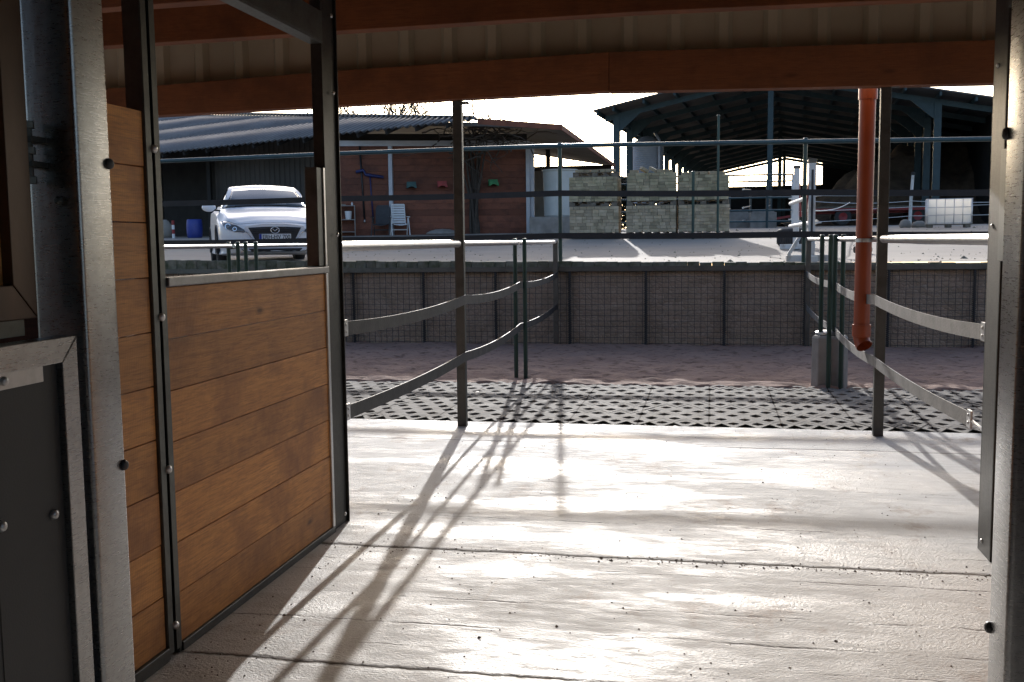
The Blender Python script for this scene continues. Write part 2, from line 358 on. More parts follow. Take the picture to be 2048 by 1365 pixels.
so = bpy.data.objects.new('sun', sl); COL.objects.link(so); so.rotation_euler = (-sv).to_track_quat('-Z','Y').to_euler(); so.location = sv*60
W = bpy.data.worlds.new('World'); S.world = W; W.use_nodes = True
wn = W.node_tree; sk = wn.nodes.new('ShaderNodeTexSky'); sk.sky_type = 'NISHITA'; sk.sun_disc = False
sk.sun_elevation = ELEV; sk.sun_rotation = AZ; sk.dust_density = 2.5; sk.air_density = .7
wn.links.new(sk.outputs[0], wn.nodes['Background'].inputs[0]); wn.nodes['Background'].inputs[1].default_value = .15
S.view_settings.view_transform = 'Standard'; S.view_settings.look = 'None'; S.view_settings.gamma = 1; S.view_settings.exposure = .95
S.cycles.max_bounces = 8; S.cycles.diffuse_bounces = 5; S.cycles.glossy_bounces = 4; S.cycles.use_denoising = True
S.cycles.sample_clamp_indirect = 6; S.cycles.caustics_reflective = False

def lerp(a, b, t): return a+(b-a)*t
def pl(pts, x):
    """piecewise-linear lookup"""
    if x <= pts[0][0]: return pts[0][1]
    for (a, b), (c, d) in zip(pts, pts[1:]):
        if x <= c: return lerp(b, d, (x-a)/(c-a))
    return pts[-1][1]
GP = [(15.2,1.2),(17.5,1.205),(19,1.25),(22,1.42),(26,1.63),(30,1.79),(45,2.06),(60,2.25),(120,2.4),(400,2.4)]
def G(y): return pl(GP, y)

# ------------------------------------------------------------------ ground
struct(MB().box(-14,11,-5,8.45,-.25,0).build('concrete_floor', M['floor']))
struct(MB().grid(500, 60, lambda u, v: (lerp(-14,11,u), lerp(8.4501,11.05,v), -.034+.026*noise.noise((u*150,v*16,7)))).build('paving_soil', M['soil']))
b = MB()
for j in range(12):
    for i in range(-70, 56):
        cx = i*.2+(j%2)*.1; cy = 8.66+j*.2
        if not -13 < cx < 10.6: continue
        outer = [(.1,0),(.05,.1),(0,.2),(-.05,.1),(-.1,0),(-.05,-.1),(0,-.2),(.05,-.1)]
        jx, jy = rng.uniform(.85,1.08), rng.uniform(.8,1.08)
        inner = [(.060*jx,0),(.033,.042*jy),(0,.076*jy),(-.033,.042*jy),(-.060*jx,0),(-.033,-.042*jy),(0,-.076*jy),(.033,-.042*jy)]
        zt = -.006+.006*noise.noise((cx//.6*.7, cy//.4*.9, 0))
        vs = [(cx+x, min(11.0,max(8.451,cy+y)), zt) for x,y in outer]+[(cx+x, cy+y, zt) for x,y in inner]+[(cx+x*.86, cy+y*.86, -.10) for x,y in inner]
        b.add(vs, [(k,(k+1)%8,8+(k+1)%8,8+k) for k in range(8)]+[(8+k,8+(k+1)%8,16+(k+1)%8,16+k) for k in range(8)])
struct(b.build('grid_paving', M['paver']))
# sand track with hoof prints
def sandz(x, y):
    h = .020*noise.fractal((x*1.1,y*1.4,0), 1, 2, 4) + .030*noise.noise((x*4.5,y*6,3)) - .06*max(0, noise.noise((x*3.2,y*4.4,9))-.12) - .05*max(0, noise.noise((x*6.2,y*8.4,5))-.25)
    return h - .015
b = MB().grid(420, 120, lambda u, v: (lerp(-14,11,u), lerp(10.86,15.3,v)+.06*(1-v)*noise.noise((u*60,0,1)), sandz(lerp(-14,11,u), lerp(10.86,15.3,v)) + (.018 if v > 0 else -.05)))
struct(b.build('sand_track', M['sand'], smooth=True))
# yard and surrounding land: one sheet to the horizon
ys = [15.28,15.6,16,16.6,17.2,18,19,20,21,22,23,24,25,26,27.5,29,30,33,36,40,45,52,60,75,90,120,200,400,1500]
xs = [-1500,-400,-120,-60,-40,-30]+[-26+1.0*i for i in range(54)]+[30,40,60,120,400,1500]
b = MB(); b.add([(x,y,G(y)+(.018*noise.noise((x*.5,y*.5,4)) if y > 15.5 else 0)-.006*0) for y in ys for x in xs], [(j*len(xs)+i, j*len(xs)+i+1, (j+1)*len(xs)+i+1, (j+1)*len(xs)+i) for j in range(len(ys)-1) for i in range(len(xs)-1)])
struct(b.build('yard_ground', M['yard'], smooth=True))
b = MB(); b.add([(-1500,-1500,-.32),(1500,-1500,-.32),(1500,15.29,-.32),(-1500,15.29,-.32)], [(0,1,2,3)])
struct(b.build('lower_terrain', M['ground']))
b = MB().box(-13.5,10.5,15.235,15.33,.95,1.085); x = -13.5
while x < 10.5:
    w = rng.uniform(.155,.185); zt = 1.232-.0105*(x+.88)+rng.uniform(-.008,.008); y0 = 15.17+rng.uniform(-.012,.012)
    b.box(x, x+w-.003, y0, y0+.16, 1.0851, zt); x += w
struct(b.build('kerb', M['kerb'], bevel=.012))

# ------------------------------------------------------------------ gabion wall
gw = thing('gabion_wall', 'low grey brown gabion retaining wall of stones behind wire mesh along the sand track', 'retaining wall', (0,15.15,0))
MB().grid(300, 30, lambda u, v: (lerp(-13.6,10.6,u), 15.185-.025*noise.noise((u*24.2*7,v*1.2*8,2))+(.015*math.cos(u*24.2/1.14*2*math.pi)), lerp(-.05,1.13,v))).build('stone_fill', M['gabion'], gw, smooth=True)
b = MB().box(-13.6,10.6,15.08,15.165,1.108,1.165); b.box(-13.6,10.6,15.075,15.0801,1.10,1.172); b.build('cap_rail', M['galvd'], gw)
panel_me = None
for k in range(-10, 11):
    x0 = -2.08+1.14*k
    if not -13.5 < x0 < 9.6: continue
    if panel_me is None:
        b = MB()
        for i in range(12): b.box(.05+i*.0945-.003, .05+i*.0945+.003, -.004, .004, 0.0, 1.10)
        for i in range(14): b.box(.02, 1.12, -.0075, .0005, .02+i*.083-.003, .02+i*.083+.003)
        o = b.build('wire_panel', M['wire'], gw, local=True); panel_me = o
        h = MB(); n_ = 40*8; h.tube([(.026*math.cos(i*math.pi/4), .026*math.sin(i*math.pi/4), 1.1*i/n_) for i in range(n_+1)], .0055, 4)
        h.tube([(0,0.0,0),(0,0.0,1.1)], .017, 6); p = h.build('spiral_post', M['wire'], gw, local=True)
    else:
        o = panel_me.copy(); COL.objects.link(o); p2 = p.copy(); COL.objects.link(p2); p = p2
    o.location = (x0,-.03,0); p.location = (x0,-.055,0)

# ------------------------------------------------------------------ yard fence on the wall
fn = thing('yard_fence', 'green steel fence with top rail and two black belts above the gabion wall', 'fence', (0,15.3,1.2))
FZ = [(-13.5,2.87),(-8.9,2.925),(-6,2.962),(-3.66,2.978),(-2.26,2.982),(1.32,2.94),(3.79,2.90),(10.5,2.80)]
MB().tube([(x,15.28,z) for x,z in FZ], .033, 12).build('top_rail', M['teal'], fn, smooth=True)
for x in (-13,-9.42,-5.84,-2.25,1.33,4.91,8.5):
    b = MB().tube([(x,15.33,1.0),(x,15.33,pl(FZ,x)+.03)], .03, 12); b.dome((x,15.33,pl(FZ,x)+.03), (0,0,1), .036, .03); b.build('post', M['green'], fn, smooth='auto')
def sag(pts, s, n=8):
    out = []
    for a, c in zip(pts, pts[1:]):
        for i in range(n):
            t = i/n; out.append((lerp(a[0],c[0],t), lerp(a[1],c[1],t), lerp(a[2],c[2],t)-s*4*t*(1-t)))
    return out+[pts[-1]]
for zz in ([(-13,2.20),(-9.42,2.24),(-5.84,2.262),(-2.25,2.275),(1.33,2.215),(4.91,2.15),(8.5,2.1)], [(-13,1.59),(-9.42,1.60),(-5.84,1.614),(-2.25,1.635),(1.33,1.612),(4.91,1.575),(8.5,1.55)]):
    MB().ribbon(sag([(x,15.28,z) for x,z in zz], .012), .088, .008).build('belt', M['beltk'], fn)

# ------------------------------------------------------------------ walkway barriers
def c_post(b, x, y, z0, z1, w=.076, d=.06, t=.006, open_dir=-1):
    """C profile post, web facing the viewer's side"""
    b.box(x-w/2, x+w/2, y-d/2, y-d/2+t, z0, z1)
    b.box(x-w/2, x-w/2+t, y-d/2+t, y+d/2, z0, z1); b.box(x+w/2-t, x+w/2, y-d/2+t, y+d/2, z0, z1)
    b.box(x-w/2+t, x-w/2+.022, y+d/2-t, y+d/2, z0, z1); b.box(x+w/2-.022, x+w/2-t, y+d/2-t, y+d/2, z0, z1)
def barrier(name_label, x0, x1, side, belt_m, near_y, gposts, xn=None):
    xn = x0 if xn is None else xn
    t = thing('walkway_barrier', name_label, 'barrier', (x0,8.2,0), 'barriers between the paddock walkways')
    X = lambda y: lerp(x0, x1, (y-8.2)/6.9) if y > 8.2 else x0
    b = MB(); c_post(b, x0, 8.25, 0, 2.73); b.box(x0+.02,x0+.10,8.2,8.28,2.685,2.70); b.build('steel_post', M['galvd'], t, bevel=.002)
    MB().box(x1-.035,x1+.035,15.0,15.07,-.1,1.56).build('end_post', M['galvd'], t, bevel=.004)
    MB().tube([(xn,near_y,1.535),(x0,8.17,1.540)], .031, 14).build('rail', M['galvl'], t, smooth='auto')
    b = MB().tube([(x0,8.33,1.54),(X(11.3),11.3,1.538)], .024, 12); b.build('rail', M['galvl'], t, smooth='auto')
    MB().tube([(X(11.4),11.4,1.538),(x1,14.99,1.54)], .024, 12).build('rail', M['galvl'], t, smooth='auto')
    for gx, gy, z0 in gposts:
        b = MB().tube([(gx,gy,z0),(gx,gy,1.575)], .024, 12); b.dome((gx,gy,1.575), (0,0,1), .027, .015); b.build('green_post', M['green'], t, smooth='auto')
    off = .055*side
    for z in (1.08,.605):
        ny = near_y+(.22 if xn != x0 and z < .9 else 0)
        if ny != near_y: MB().tube([(xn+off, ny+.03, z), (xn+off+.02, ny-.10, z-.02), (xn+off+.04, near_y-.03, z-.05)], .008, 6).build('hook', M['galvl'], t, smooth=True)
        a = (xn+off, ny+.02, z+.0); m = (x0+off, 8.18, z-.005); g1 = (X(11.3)+off*.6, 11.3, z-.02); e = (x1+off*.4, 15.0, z-.03)
        MB().ribbon(sag([a, m], .034 if z > .9 else .024, 14), .078, .007).build('belt', belt_m, t)
        MB().ribbon(sag([m, g1], .04, 10)+sag([g1, e], .04, 10)[1:], .078, .007).build('belt', belt_m, t)
        b = MB().box(xn+off-.006, xn+off+.006, ny+.0, ny+.075, z-.045, z+.047); b.dome((xn+off+side*.006, ny+.04, z+.02), (side,0,0), .009, .006); b.dome((xn+off+side*.006, ny+.04, z-.02), (side,0,0), .009, .006)
        b.build('belt_clamp', M['galvl'], t)
    return t
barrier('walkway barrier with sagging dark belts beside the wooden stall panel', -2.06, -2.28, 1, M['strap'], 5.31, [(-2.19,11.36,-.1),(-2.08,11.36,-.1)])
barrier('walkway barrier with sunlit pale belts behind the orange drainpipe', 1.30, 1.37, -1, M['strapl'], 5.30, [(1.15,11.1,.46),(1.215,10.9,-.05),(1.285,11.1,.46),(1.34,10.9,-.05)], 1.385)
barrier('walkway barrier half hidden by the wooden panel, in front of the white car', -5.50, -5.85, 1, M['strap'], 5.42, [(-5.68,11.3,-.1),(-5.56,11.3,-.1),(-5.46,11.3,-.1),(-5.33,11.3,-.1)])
# concrete footing round two of the green posts
t = thing('concrete_footing', 'grey concrete pipe footing at the edge of the sand with green posts in it', 'footing', (1.25,11.1,0))
b = MB().lathe([(.0,-.1),(.19,-.1),(.185,.5),(.165,.53),(.13,.53),(.12,.48),(0,.48)], 8, (1.25,11.12,0)); b.build('concrete_body', M['conc'], t, bevel=.01)
MB().lathe([(.105,.53),(.12,.535),(.12,.56),(.09,.575),(0,.575)], 16, (1.22,11.16,0)).build('steel_collar', M['galvl'], t, smooth='auto')

# ------------------------------------------------------------------ stall side walls
def bolts(parent, m, pts, axis, r=.017, h=.012):
    for p in pts:
        b = MB().dome(p, axis, r, h); b.dome(Vector(p)+Vector(axis)*h*.92, axis, r*.55, h*.18, 6); b.build('bolt', m, parent, smooth='auto')
def boards(b, x, y0, y1, z0, n, h=.2, t=.028, gap=.0035):
    for i in range(n):
        dx = rng.uniform(-.0015,.0015)
        b.box(x-t/2+dx, x+t/2+dx, y0, y1, z0+i*h+gap/2, z0+(i+1)*h-gap/2)
def stall_side(x, s, where):
    # s = +1: face seen looks to +x (left wall), -1 the right wall
    t = thing('plank_wall', 'tall wall of brown planks just behind the %s steel door post' % where, 'plank wall', (x,2.9,0))
    b = MB(); boards(b, x-.005*s, 2.24, 3.335, .05, 10, .198); b.build('planks', M['board'], t, bevel=.002)
    b = MB().box(x-.024,x+.024,2.24,3.335,0,.05); b.build('bottom_channel', M['galvd'], t, bevel=.003)
    b = MB(); b.box(x-.05,x+.016,3.337,3.352,0,3.55); b.box(x-.05,x+.016,3.42,3.435,0,3.55); b.box(x-.05,x-.035,3.352,3.42,0,3.55)
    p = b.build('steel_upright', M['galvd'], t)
    b = MB().box(x+.0165*s-.003,x+.0165*s+.003,3.34,3.376,.02,3.5).build('clamp_strip', M['galvd'], t, bevel=.001)
    b = MB().box(x+.0165*s-.003,x+.0165*s+.003,3.396,3.432,.02,3.5).build('clamp_strip', M['galvd'], t, bevel=.001)
    bolts(p, M['galvl'], [(x+.019*s,3.387,z) for z in (.12,.72,1.29,1.90,2.45)], (s,0,0), .016, .014)
    t = thing('stall_panel', 'low panel of stained planks with steel cap on the %s of the walkway' % where, 'stall panel', (x,4.25,0))
    b = MB(); boards(b, x, 3.437, 5.045, .035, 7, .1945); b.build('planks', M['board'], t, bevel=.002)
    b = MB().box(x-.03,x+.03,3.437,5.05,1.399,1.433); b.build('cap_rail', M['galvm'], t, bevel=.004)
    MB().box(x-.024,x+.024,3.437,5.05,0,.035).build('bottom_channel', M['galvd'], t, bevel=.003)
    MB().box(x+.018*s-.006,x+.018*s+.006,5.018,5.048,.036,1.398).build('edge_strip', M['galvl'], t, bevel=.002)
    t = thing('wall_post', 'tall steel channel post at the end of the low plank panel on the %s' % where, 'steel post', (x,5.16,0))
    b = MB(); b.box(x-.04,x+.02,5.052,5.062,0,3.2); b.box(x-.04,x-.03,5.062,5.27,0,3.2); b.box(x-.04,x+.02,5.27,5.28,0,3.2); b.box(x+.002*s-.003,x+.002*s+.003,5.062,5.27,0,3.2)
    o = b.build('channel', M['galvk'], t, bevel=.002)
    bolts(o, M['galvl'], [(x+.021 if s > 0 else x-.041,5.2,z) for z in (.06,1.6,2.35,2.75)], (s,0,0), .011, .008)
    MB().box(x-.055,x+.012,4.955,5.05,1.436,1.945).build('steel_stub', M['galvd'], t, bevel=.003)
    MB().box(x+.013,x+.020,5.03,5.05,1.436,1.945).build('steel_edge', M['galvl'], t)
    t = thing('header_beam', 'galvanised channel running overhead along the %s stall side' % where, 'steel beam', (x,4,2.6))
    b = MB().box(x-.045,x+.03,2.3,5.05,2.58,2.59); b.box(x+.02,x+.03,2.3,5.05,2.59,2.74); b.box(x-.045,x-.035,2.3,5.05,2.59,2.74); b.box(x-.034,x+.0199,2.3,5.05,2.73,2.74)
    b.build('channel', M['galvd'], t, bevel=.003)
stall_side(-2.0, 1, 'left'); stall_side(1.36, -1, 'right')

# ------------------------------------------------------------------ door posts and the open stable door
def rrect(x0, x1, y0, y1, r, n=5):
    out = []
    for cx, cy, a0 in ((x1-r,y1-r,0),(x0+r,y1-r,90),(x0+r,y0+r,180),(x1-r,y0+r,270)):
        for i in range(n+1):
            a = R(a0+90*i/n); out.append((cx+r*math.cos(a), cy+r*math.sin(a)))
    return out
def door_post(x0, x1, y0, y1, face, fx, label, zb):
    t = thing('door_post', label, 'steel post', ((x0+x1)/2,(y0+y1)/2,0))
    o = MB().prism(rrect(x0,x1,y0,y1,.012), 0, 2.9).build('tube', M['galvw'], t, smooth='auto')
    bolts(t, M['wire'], [(fx, y1-.012, z) for z in zb], (face,0,0), .0135, .010)
    return t
lp = door_post(-1.53, -1.40, 2.072, 2.205, 1, -1.40, 'broad galvanised door post on the left with a hinge and brushed sheen', (1.745,1.02,.3,2.4))
b = MB(); 
for z in (1.735,1.79): b.box(-1.52,-1.475,2.02,2.073,z-.006,z+.006)
b.tube([(-1.498,2.035,1.70),(-1.498,2.035,1.83)], .012, 12); b.dome((-1.45,2.072,1.655), (0,-1,0), .011, .012, 6)
for z in (1.700,1.765,1.822): b.lathe([(0,-.008),(.019,-.008),(.019,.008),(0,.008)], 6, (-1.498,2.035,z))
b.build('hinge', M['galvd'], lp, bevel=.001)
door_post(.612, .742, 2.20, 2.335, -1, .612, 'broad galvanised door post at the right edge with two dark bolts', (1.765,.69,2.4))
# lower leaf, swung open towards the viewer
t = thing('lower_door_leaf', 'open lower stable door of dark panel in a mitred steel frame at the bottom left', 'door', (-1.4,1.9,0))
def mitre_frame(b, x0, x1, y0, y1, z0, z1, w):
    # frame in the y-z plane, thickness x0..x1, mitred corners with a fine weld gap
    g = .0015
    o = [(y0,z0),(y1,z0),(y1,z1),(y0,z1)]; i = [(y0+w,z0+w),(y1-w,z0+w),(y1-w,z1-w),(y0+w,z1-w)]
    for k in range(4):
        a, c = o[k], o[(k+1)%4]; e, f = i[(k+1)%4], i[k]
        d = Vector((c[0]-a[0], c[1]-a[1])).normalized()*g
        q = [(a[0]+d.x,a[1]+d.y),(c[0]-d.x,c[1]-d.y),(e[0]-d.x,e[1]-d.y),(f[0]+d.x,f[1]+d.y)]
        b.extr([(x0,y,z) for y,z in q], (x1-x0,0,0))
b = MB(); mitre_frame(b, -1.45, -1.40, .95, 2.035, .06, 1.352, .055); b.build('steel_frame', M['galvw'], t, bevel=.002)
o = MB().box(-1.43,-1.415,1.005,1.979,.115,1.297).build('infill_panel', M['panel'], t)
MB().box(-1.4149,-1.409,1.0,1.925,1.262,1.296).build('retaining_bar', M['galv'], t, bevel=.001)
MB().box(-1.4149,-1.4135,1.7555,1.7575,.12,1.26).build('panel_joint', M['ink'], o)
bolts(t, M['galv'], [(-1.409,1.80,1.28),(-1.409,1.5,1.28)], (1,0,0), .010, .008); bolts(t, M['galv'], [(-1.4149,1.94,.965),(-1.4149,1.774,.985),(-1.4149,1.94,.3)], (1,0,0), .012, .010)
t = thing('upper_door_leaf', 'open upper stable door with a mitred frame above the lower leaf, far left edge', 'door', (-1.48,1.9,1.4))
b = MB(); mitre_frame(b, -1.52, -1.46, .95, 1.988, 1.395, 2.75, .075); b.build('steel_frame', M['brownst'], t, bevel=.002)
MB().box(-1.50,-1.485,1.025,1.913,1.47,2.675).build('infill_panel', M['board'], t)
MB().box(-1.50,-1.47,.96,1.955,1.358,1.3945).build('rebate_strip', M['galvd'], t, bevel=.001)
# stable walls round the viewer, mostly out of view
t = thing('stable_wall', 'dark boarded stable wall on both sides of the doorway and behind the viewer', 'wall', (0,0,0))
b = MB().box(-9,-1.56,2.21,2.235,0,3.3); b.box(.78,8,2.21,2.235,0,3.3); b.build('front_boards', M['planks'], t)
b = MB().box(-9,8,-4.1,-4,0,4.95); b.build('rear_boards', M['planks'], t)

# ------------------------------------------------------------------ stable roof
rf = thing('stable_roof', 'low timber roof with reddish beams and ribbed sheet overhead', 'roof', (0,6,3))
b = MB(); EB = [(-13.5,2.62,2.84),(-4.8,2.672,2.925),(-3.1,2.70,2.982),(-.8,2.728,3.03)]
for (xa,za,ta),(xb,zb,tb) in zip(EB, EB[1:]): b.extr([(xa,8.14,za),(xb,8.14,zb),(xb,8.14,tb),(xa,8.14,ta)], (0,.14,0))
b.build('eave_beam', M['beam'], rf, bevel=.004)
b = MB(); b.extr([(-.797,8.14,2.722),(2.06,8.14,2.674),(10.5,8.14,2.56),(10.5,8.14,2.87),(2.06,8.14,2.985),(-.797,8.14,3.03)], (0,.14,0)); b.build('eave_beam', M['beam'], rf, bevel=.004)
def RZ(y): return 3.80+.12*(8.2-y)
def RX(x): return -.0115*abs(x+.5)       # the roof line sags a little towards both ends
for y, zb, zt in ((6.78,3.005,3.27),(5.95,3.055,3.36),(4.2,3.75,4.2),(2.4,4.0,4.4),(.4,4.3,4.65),(-1.6,4.5,4.9),(-3.4,4.7,5.1)):
    b = MB(); b.extr([(-13.5,y-.06,zb-.11),(-.5,y-.06,zb+.012),(10.5,y-.06,zb-.09),(10.5,y-.06,zt-.09),(-.5,y-.06,zt),(-13.5,y-.06,zt-.11)], (0,.12,0)); b.build('purlin', M['beam'], rf, bevel=.004)
b = MB(); x = -13.5; prof = []
while x < 10.5:
    prof += [(x,0),(x+.20,0),(x+.232,.038),(x+.302,.038)]; x += .334
vs = [(px, y, RZ(y)+RX(px)-.005+pz) for y in (8.62,8.2,6,3,0,-4.2) for px,pz in prof]
m_ = len(prof); b.add(vs, [(j*m_+i, j*m_+i+1, (j+1)*m_+i+1, (j+1)*m_+i) for j in range(5) for i in range(m_-1)])
o = b.build('roof_sheet', M['sheet'], rf); sm = o.modifiers.new('thick','SOLIDIFY'); sm.thickness = .004; sm.offset = 1
b = MB(); x = -13.5; prof = []
while x < 10.5: prof += [(x,.0),(x+.20,.0),(x+.235,-.05),(x+.30,-.05),(x+.335,.0)]; x += .37
m_ = len(prof); b.v = [(px, 8.30+pz, z) for z in (2.80,3.85) for px,pz in prof]; b.f = [(i,i+1,m_+i+1,m_+i) for i in range(m_-1)]
o = b.build('fascia_cladding', M['sheet'], rf); sm = o.modifiers.new('thick','SOLIDIFY'); sm.thickness = .003
# gutter and orange drainpipe
MB().extr([(-13.5,8.63,2.93),(-13.5,8.66,2.88),(-13.5,8.74,2.88),(-13.5,8.77,2.94),(-13.5,8.765,2.94),(-13.5,8.735,2.886),(-13.5,8.665,2.886),(-13.5,8.635,2.93)], (24,0,-.06)).build('gutter', M['galvd'], rf)
t = thing('drainpipe', 'orange plastic drainpipe hanging from the eave over the right walkway', 'drainpipe', (1.225,8.7,.6))
b = MB().tube([(1.235,8.70,2.90),(1.225,8.70,.80)], .064, 28); b.build('pipe', M['orange'], t, smooth='auto')
b = MB().lathe([(.064,2.66),(.074,2.66),(.074,2.83),(.067,2.86)], 28, (1.235,8.70,0)); b.build('socket', M['orange'], t, smooth='auto')
b = MB().lathe([(.0645,.84),(.074,.84),(.074,.745),(.065,.735)], 28, (1.225,8.70,0)); b.build('socket', M['orange'], t, smooth='auto')
b = MB().tube([(1.225,8.70,.79),(1.225,8.70,.735),(1.232,8.688,.695),(1.245,8.66,.665)], .065, 28, cap=False); o = b.build('elbow', M['orange'], t, smooth=True)
b = MB().lathe([(.0655,1.515),(.07,1.515),(.07,1.545),(.0655,1.545)], 28, (1.228,8.70,0)); b.box(1.30,1.36,8.62,8.70,1.52,1.54); b.build('clamp', M['galvl'], t)

# crumbs of dirt on the floor and straw bits
b = MB()
for k in range(800):
    x = rng.uniform(-1.95,1.3); y = rng.uniform(3.2,8.3)
    if k % 3 == 0: y = 4.84-.02+rng.gauss(0,.03)
    elif k % 3 == 1 and rng.random() < .5: x = -1.95+abs(rng.gauss(0,.25))
    r = rng.uniform(.002,.006)*(1.6 if rng.random() < .06 else 1)
    p = [(x+r*rng.uniform(.6,1.2)*math.cos(a), y+r*rng.uniform(.6,1.2)*math.sin(a), .0005) for a in (0,1.05,2.1,3.14,4.2,5.2)]
    b.add(p+[(x,y,r*.9)], [(i,(i+1)%6,6) for i in range(6)])
tag(b.build('dirt_crumbs', M['soil']), kind='stuff')
b = MB()
for k in range(900):
    x = rng.uniform(-9,9); y = 15.6+rng.random()**1.5*18; r = rng.uniform(.01,.03)*(2.2 if rng.random() < .03 else 1); z = G(y)+.018*noise.noise((x*.5,y*.5,4))-.004
    p = [(x+r*rng.uniform(.6,1.2)*math.cos(a), y+r*rng.uniform(.6,1.2)*math.sin(a), z) for a in (0,1.05,2.1,3.14,4.2,5.2)]
    b.add(p+[(x,y,z+r*.8)], [(i,(i+1)%6,6) for i in range(6)])
tag(b.build('yard_pebbles', M['kerb']), kind='stuff')

# ------------------------------------------------------------------ white car (local: nose at +x, z = 0 at the tyres)
def crm(a, b, c, d, t): return .5*((2*b)+(c-a)*t+(2*a-5*b+4*c-d)*t*t+(3*b-a-3*c+d)*t**3)
ST = [
 (0.00,[(0,.24),(.40,.24),(.50,.29),(.53,.44),(.52,.58),(.46,.655),(.24,.685),(0,.695)]),
 (0.12,[(0,.20),(.60,.20),(.69,.27),(.725,.45),(.71,.61),(.60,.705),(.30,.745),(0,.755)]),
 (0.34,[(0,.18),(.76,.18),(.83,.26),(.855,.46),(.84,.67),(.72,.785),(.36,.825),(0,.835)]),
 (0.75,[(0,.17),(.82,.17),(.87,.27),(.893,.50),(.872,.76),(.75,.875),(.38,.905),(0,.915)]),
 (1.25,[(0,.17),(.82,.17),(.88,.28),(.897,.55),(.878,.86),(.765,.955),(.40,.990),(0,1.0)]),
 (1.70,[(0,.17),(.82,.17),(.88,.28),(.897,.55),(.880,.90),(.775,.985),(.655,1.215),(0,1.245)]),
 (2.15,[(0,.17),(.82,.17),(.88,.28),(.897,.55),(.885,.93),(.785,1.01),(.585,1.395),(0,1.435)]),
 (2.80,[(0,.17),(.82,.17),(.88,.28),(.897,.55),(.885,.95),(.785,1.03),(.580,1.415),(0,1.455)]),
 (3.50,[(0,.18),(.82,.18),(.88,.28),(.897,.56),(.880,.96),(.775,1.04),(.555,1.375),(0,1.42)]),
 (4.05,[(0,.20),(.80,.20),(.86,.30),(.880,.58),(.850,.95),(.740,1.03),(.520,1.20),(0,1.25)]),
 (4.36,[(0,.24),(.74,.24),(.80,.32),(.820,.60),(.790,.90),(.680,.97),(.480,1.0),(0,1.02)]),
 (4.46,[(0,.30),(.66,.30),(.70,.38),(.720,.60),(.690,.84),(.600,.92),(.420,.95),(0,.96)])]
def car_sec(s):
    k = 0
    while k < len(ST)-2 and ST[k+1][0] < s: k += 1
    t = (s-ST[k][0])/(ST[k+1][0]-ST[k][0]); g = lambda i: ST[max(0,min(len(ST)-1,i))][1]
    return [tuple(crm(g(k-1)[j][c], g(k)[j][c], g(k+1)[j][c], g(k+2)[j][c], t) for c in (0,1)) for j in range(8)]
def car_ring(s):
    h = car_sec(s); pts = []
    for j in range(7):
        a, b_, c, d = h[max(j-1,0)], h[j], h[j+1], h[min(j+2,7)]
        m = 4
        for i in range(m):
            t = i/m
            if j in (4,5): q = (lerp(b_[0],c[0],t), lerp(b_[1],c[1],t))
            else: q = (crm(a[0] if j else -h[1][0], b_[0], c[0], d[0] if j < 6 else -h[6][0], t), crm(a[1] if j else h[1][1], b_[1], c[1], d[1] if j < 6 else h[6][1], t))
            if j == 6: q = (crm(b_[0]+.10, b_[0], c[0], -b_[0], t), crm(b_[1]-.06, b_[1], c[1], b_[1], t))
            pts.append(q)
    pts.append(h[7])
    return pts + [(-y,z) for y,z in pts[-2:0:-1]]
